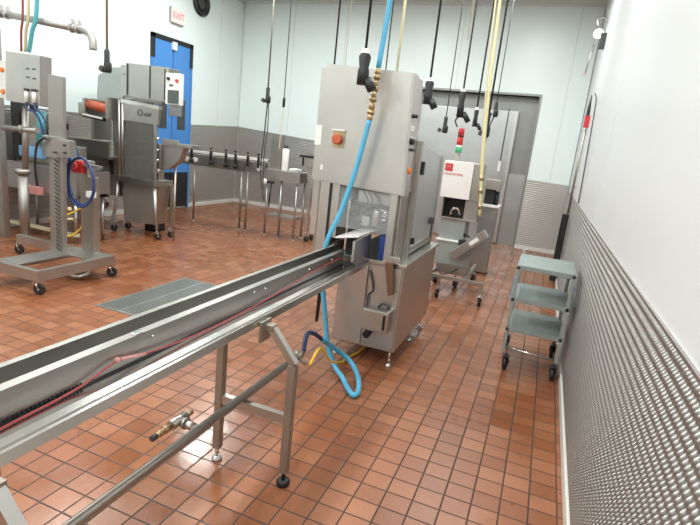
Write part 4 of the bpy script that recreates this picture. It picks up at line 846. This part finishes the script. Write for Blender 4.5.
# pole, tag, hook line, hose and wall lamp at the far end of the right wall
xr = XR + 0.012
t = thing('wall_pipe', 'thin vertical grey pipe on the right wall in the far corner with a red tag', 'pipe', (0.33, 8.0, 0.9))
s = MB(); s.cyl((0.352, 7.96, 0.95), (0.352, 7.96, 2.30), 0.016, 12); build(s, 'pipe', 'ssd', t)
s = MB(); s.lathe([(0.016, 2.30), (0.024, 2.34), (0.020, 2.46), (0.006, 2.64)], (0.345, 7.96, 0), 12); build(s, 'spout', 'black', t)
s = MB(); s.box(0.315, 0.385, 7.90, 7.935, 2.20, 2.36, 0.006); build(s, 'red_tag', 'red', t)
s = MB(); s.box(0.36, xr, 7.95, 7.97, 1.35, 1.38, 0.002); s.box(0.36, xr, 7.95, 7.97, 2.1, 2.13, 0.002); build(s, 'bracket', 'ss', t)
tag(build((lambda s: s.box(0.27, 0.36, 7.60, 7.70, 0.03, 1.0, 0.01))(MB()), 'squeegee_holder', 'black'), 'black upright holder low on the right wall behind the cart', 'holder')
tag(build((lambda s: s.tube([(0.36, 6.2, 1.26), (0.362, 6.55, 1.85), (0.362, 6.95, 2.42), (0.345, 7.15, 2.56)], 0.008, 8))(MB()), 'hanging_cord', 'dark'), 'thin dark cord down the right wall, nearer than the grey pipe', 'cord')
t = thing('wall_lamp', 'small round lamp with a dark bracket high in the far right corner', 'lamp', (0.33, 8.6, 3.4))
s = MB(); s.lathe([(0.03, 0), (0.06, -0.03), (0.07, -0.07), (0.05, -0.10)], (0.29, 8.60, 3.56), 20, 'Y'); build(s, 'bulb', 'glow', t)
s = MB(); s.box(0.31, xr, 8.10, 8.20, 3.28, 3.48, 0.008); s.cyl((0.34, 8.18, 3.44), (0.32, 8.53, 3.56), 0.012); build(s, 'bracket', 'dark', t)
s = MB(); s.tube([(0.27, 8.62, 3.68), (0.25, 8.64, 3.78), (0.33, 8.64, 3.80), (xr, 8.64, 3.74)], 0.02, 10); build(s, 'arm', 'ss', t)
s = MB(); s.cyl((0.26, 8.62, 3.44), (0.22, 8.62, 3.02), 0.012, 10); s.box(0.17, 0.24, 8.60, 8.64, 2.99, 3.02, 0.003); build(s, 'pull_rod', 'ss', t)

# ------------------------------------------------------------------ pendant cords from the ceiling
def cord(x, y, z, mat, rr, label, plug=None, plug_h=0.2, tail=None, cat='cord', xtop=None, group=None):
    t = thing('pendant_' + cat, label, cat, (x, y, z), group)
    xt = x if xtop is None else xtop
    rr *= 0.68; F_ = 1.25 if y < 5 else 0.85
    s = MB(); s.tube([(xt, y, CEIL), (x, y, z)], rr, 8, smooth=False); build(s, 'cord', mat, t)
    if plug == 'socket':
        s = MB(); s.lathe([(rr * 1.2, z + 0.03), (F_ * plug_h * .13, z), (F_ * plug_h * .17, z - plug_h * .1), (F_ * plug_h * .13, z - plug_h * .45), (F_ * plug_h * .16, z - plug_h * .55), (F_ * plug_h * .16, z - plug_h)], (x, y, 0), 12); pg = build(s, 'connector', 'black', t)
        s = MB(); s.lathe([(plug_h * .08, z + .03), (F_ * plug_h * .13, z + 0.005), (F_ * plug_h * .13, z)], (x, y, 0), 12); build(s, 'strain_relief', 'white', pg)
        s = MB(); s.cyl((x + plug_h * .15, y, z - plug_h * .8), (x + plug_h * .38, y, z - plug_h * 1.15), F_ * plug_h * .13, 10); build(s, 'plug', 'black', pg)
    elif plug == 'slim':
        s = MB(); s.lathe([(0.008, z + 0.02), (0.02, z), (0.02, z - plug_h), (0.014, z - plug_h - 0.02)], (x, y, 0), 10); build(s, 'connector', 'black', t)
    elif plug == 'twist':
        s = MB(); s.lathe([(0.015, z + 0.02), (0.026, z), (0.026, z - plug_h * .45), (0.03, z - plug_h * .5)], (x, y, 0), 12); s.lathe([(0.03, z - plug_h * .5), (0.038, z - plug_h * .6), (0.038, z - plug_h * .9), (0.03, z - plug_h)], (x + 0.01, y, 0), 12); pg = build(s, 'connector', 'black', t)
        s = MB(); s.box(x - 0.09, x - 0.04, y - 0.02, y + 0.02, z - plug_h * .95, z - plug_h * .7, 0.006, rot=Matrix.Rotation(0.5, 3, 'Y')); build(s, 'cap', 'dark', pg)
    if tail:
        for (tm, tr, tp) in tail:
            s = MB(); s.tube(tp, tr, 8); build(s, 'tail', tm, t)
    return t
cord(-4.26, 4.0, 2.26, 'ssd', 0.016, 'grey cord with a black connector hanging in front of the wrapping machine hood', 'twist', 0.20)
cord(-3.915, 6.5, 2.27, 'ssd', 0.017, 'grey cord with a chunky black connector above the small table', 'twist', 0.20, tail=[('dark', 0.010, [(-3.91, 6.5, 2.07), (-3.93, 6.5, 1.6), (-3.95, 6.5, 1.1), (-3.86, 6.5, 0.68)]), ('dark', 0.008, [(-3.89, 6.5, 2.09), (-3.88, 6.5, 1.7), (-3.91, 6.5, 1.3), (-3.88, 6.5, 0.72)])])
cord(-3.645, 6.5, 2.15, 'dark', 0.010, 'thin dark cord ending in a slim black plug right of the chunky connector', 'slim', 0.10, tail=[('cream', 0.006, [(-3.645, 6.5, 2.02), (-3.66, 6.5, 1.7), (-3.67, 6.5, 1.45)])])
cord(-1.755, 3.9, 2.12, 'black', 0.011, 'black cord dropping behind the left end of the tall control cabinet')
cord(-1.66, 3.9, 2.1, 'cream', 0.005, 'very thin pale wire just right of the black cord behind the control cabinet')
cord(-1.23, 3.2, 2.20, 'black', 0.013, 'black cord with a large rectangular connector beside the thick blue hose', 'socket', 0.19)
cord(-1.385, 4.1, 2.12, 'dark', 0.008, 'thin dark wire rising behind the tall cabinet just right of the blue hose')
cord(-1.40, 4.45, 1.44, 'cream', 0.018, 'cream conduit rising behind the right half of the tall cabinet')
cord(-1.105, 4.5, 2.23, 'black', 0.014, 'black cord with a connector just right of the tall cabinet', 'socket', 0.19)
cord(-1.43, 7.0, 2.11, 'dark', 0.010, 'thin cord with a small twist plug left of the stack light', 'twist', 0.20)
cord(-1.075, 6.0, 2.34, 'dark', 0.015, 'dark cord with a white-collared black socket above the stack light', 'socket', 0.28, tail=[('dark', 0.009, [(-1.09, 6.0, 2.06), (-1.12, 6.03, 2.02), (-1.10, 6.1, 1.96)])])
cord(-1.12, 6.05, 2.9, 'cream', 0.007, 'pale thin wire beside the dark cord above the stack light')
cord(-0.965, 6.5, 2.2, 'black', 0.015, 'black cord with an elbow connector just left of the yellow-green conduit', 'socket', 0.20)
cord(-0.85, 6.8, 2.18, 'black', 0.018, 'black cord with a stacked connector just right of the yellow-green conduit', 'twist', 0.28, tail=[('dark', 0.010, [(-0.84, 6.8, 1.92), (-0.85, 6.8, 1.6), (-0.83, 6.9, 1.35)])])
cord(-0.915, 8.0, 2.45, 'dark', 0.010, 'rightmost thin dark cord, its small plug in front of the steel cooler door', 'twist', 0.20, tail=[('dark', 0.010, [(-0.92, 8.0, 2.27), (-0.98, 8.0, 2.0), (-1.0, 8.0, 1.4)])])
t = thing('yellow_conduit', 'pale yellow-green conduit pair from ceiling to the floor unit behind the white control head', 'conduit', (-0.76, 6.2, 0.9))
s = MB(); s.tube([(-0.855, 5.9, CEIL), (-0.80, 5.9, 2.9), (-0.755, 5.9, 2.0), (-0.69, 5.9, 1.3), (-0.655, 5.92, 0.98)], 0.017, 10); build(s, 'conduit', 'ycable', t)
s = MB(); s.tube([(-0.90, 5.94, CEIL), (-0.85, 5.94, 2.9), (-0.79, 5.94, 2.1), (-0.72, 5.95, 1.4), (-0.66, 5.955, 0.98)], 0.011, 10); build(s, 'conduit', 'cream', t)
s = MB()
for z in (1.44, 1.30, 1.12): s.cyl((-0.655 - 0.11 * (z - 1), 5.9, z), (-0.655 - 0.11 * (z - 1), 5.9, z - 0.05), 0.025, 10)
build(s, 'brass_collar', 'brass', t)
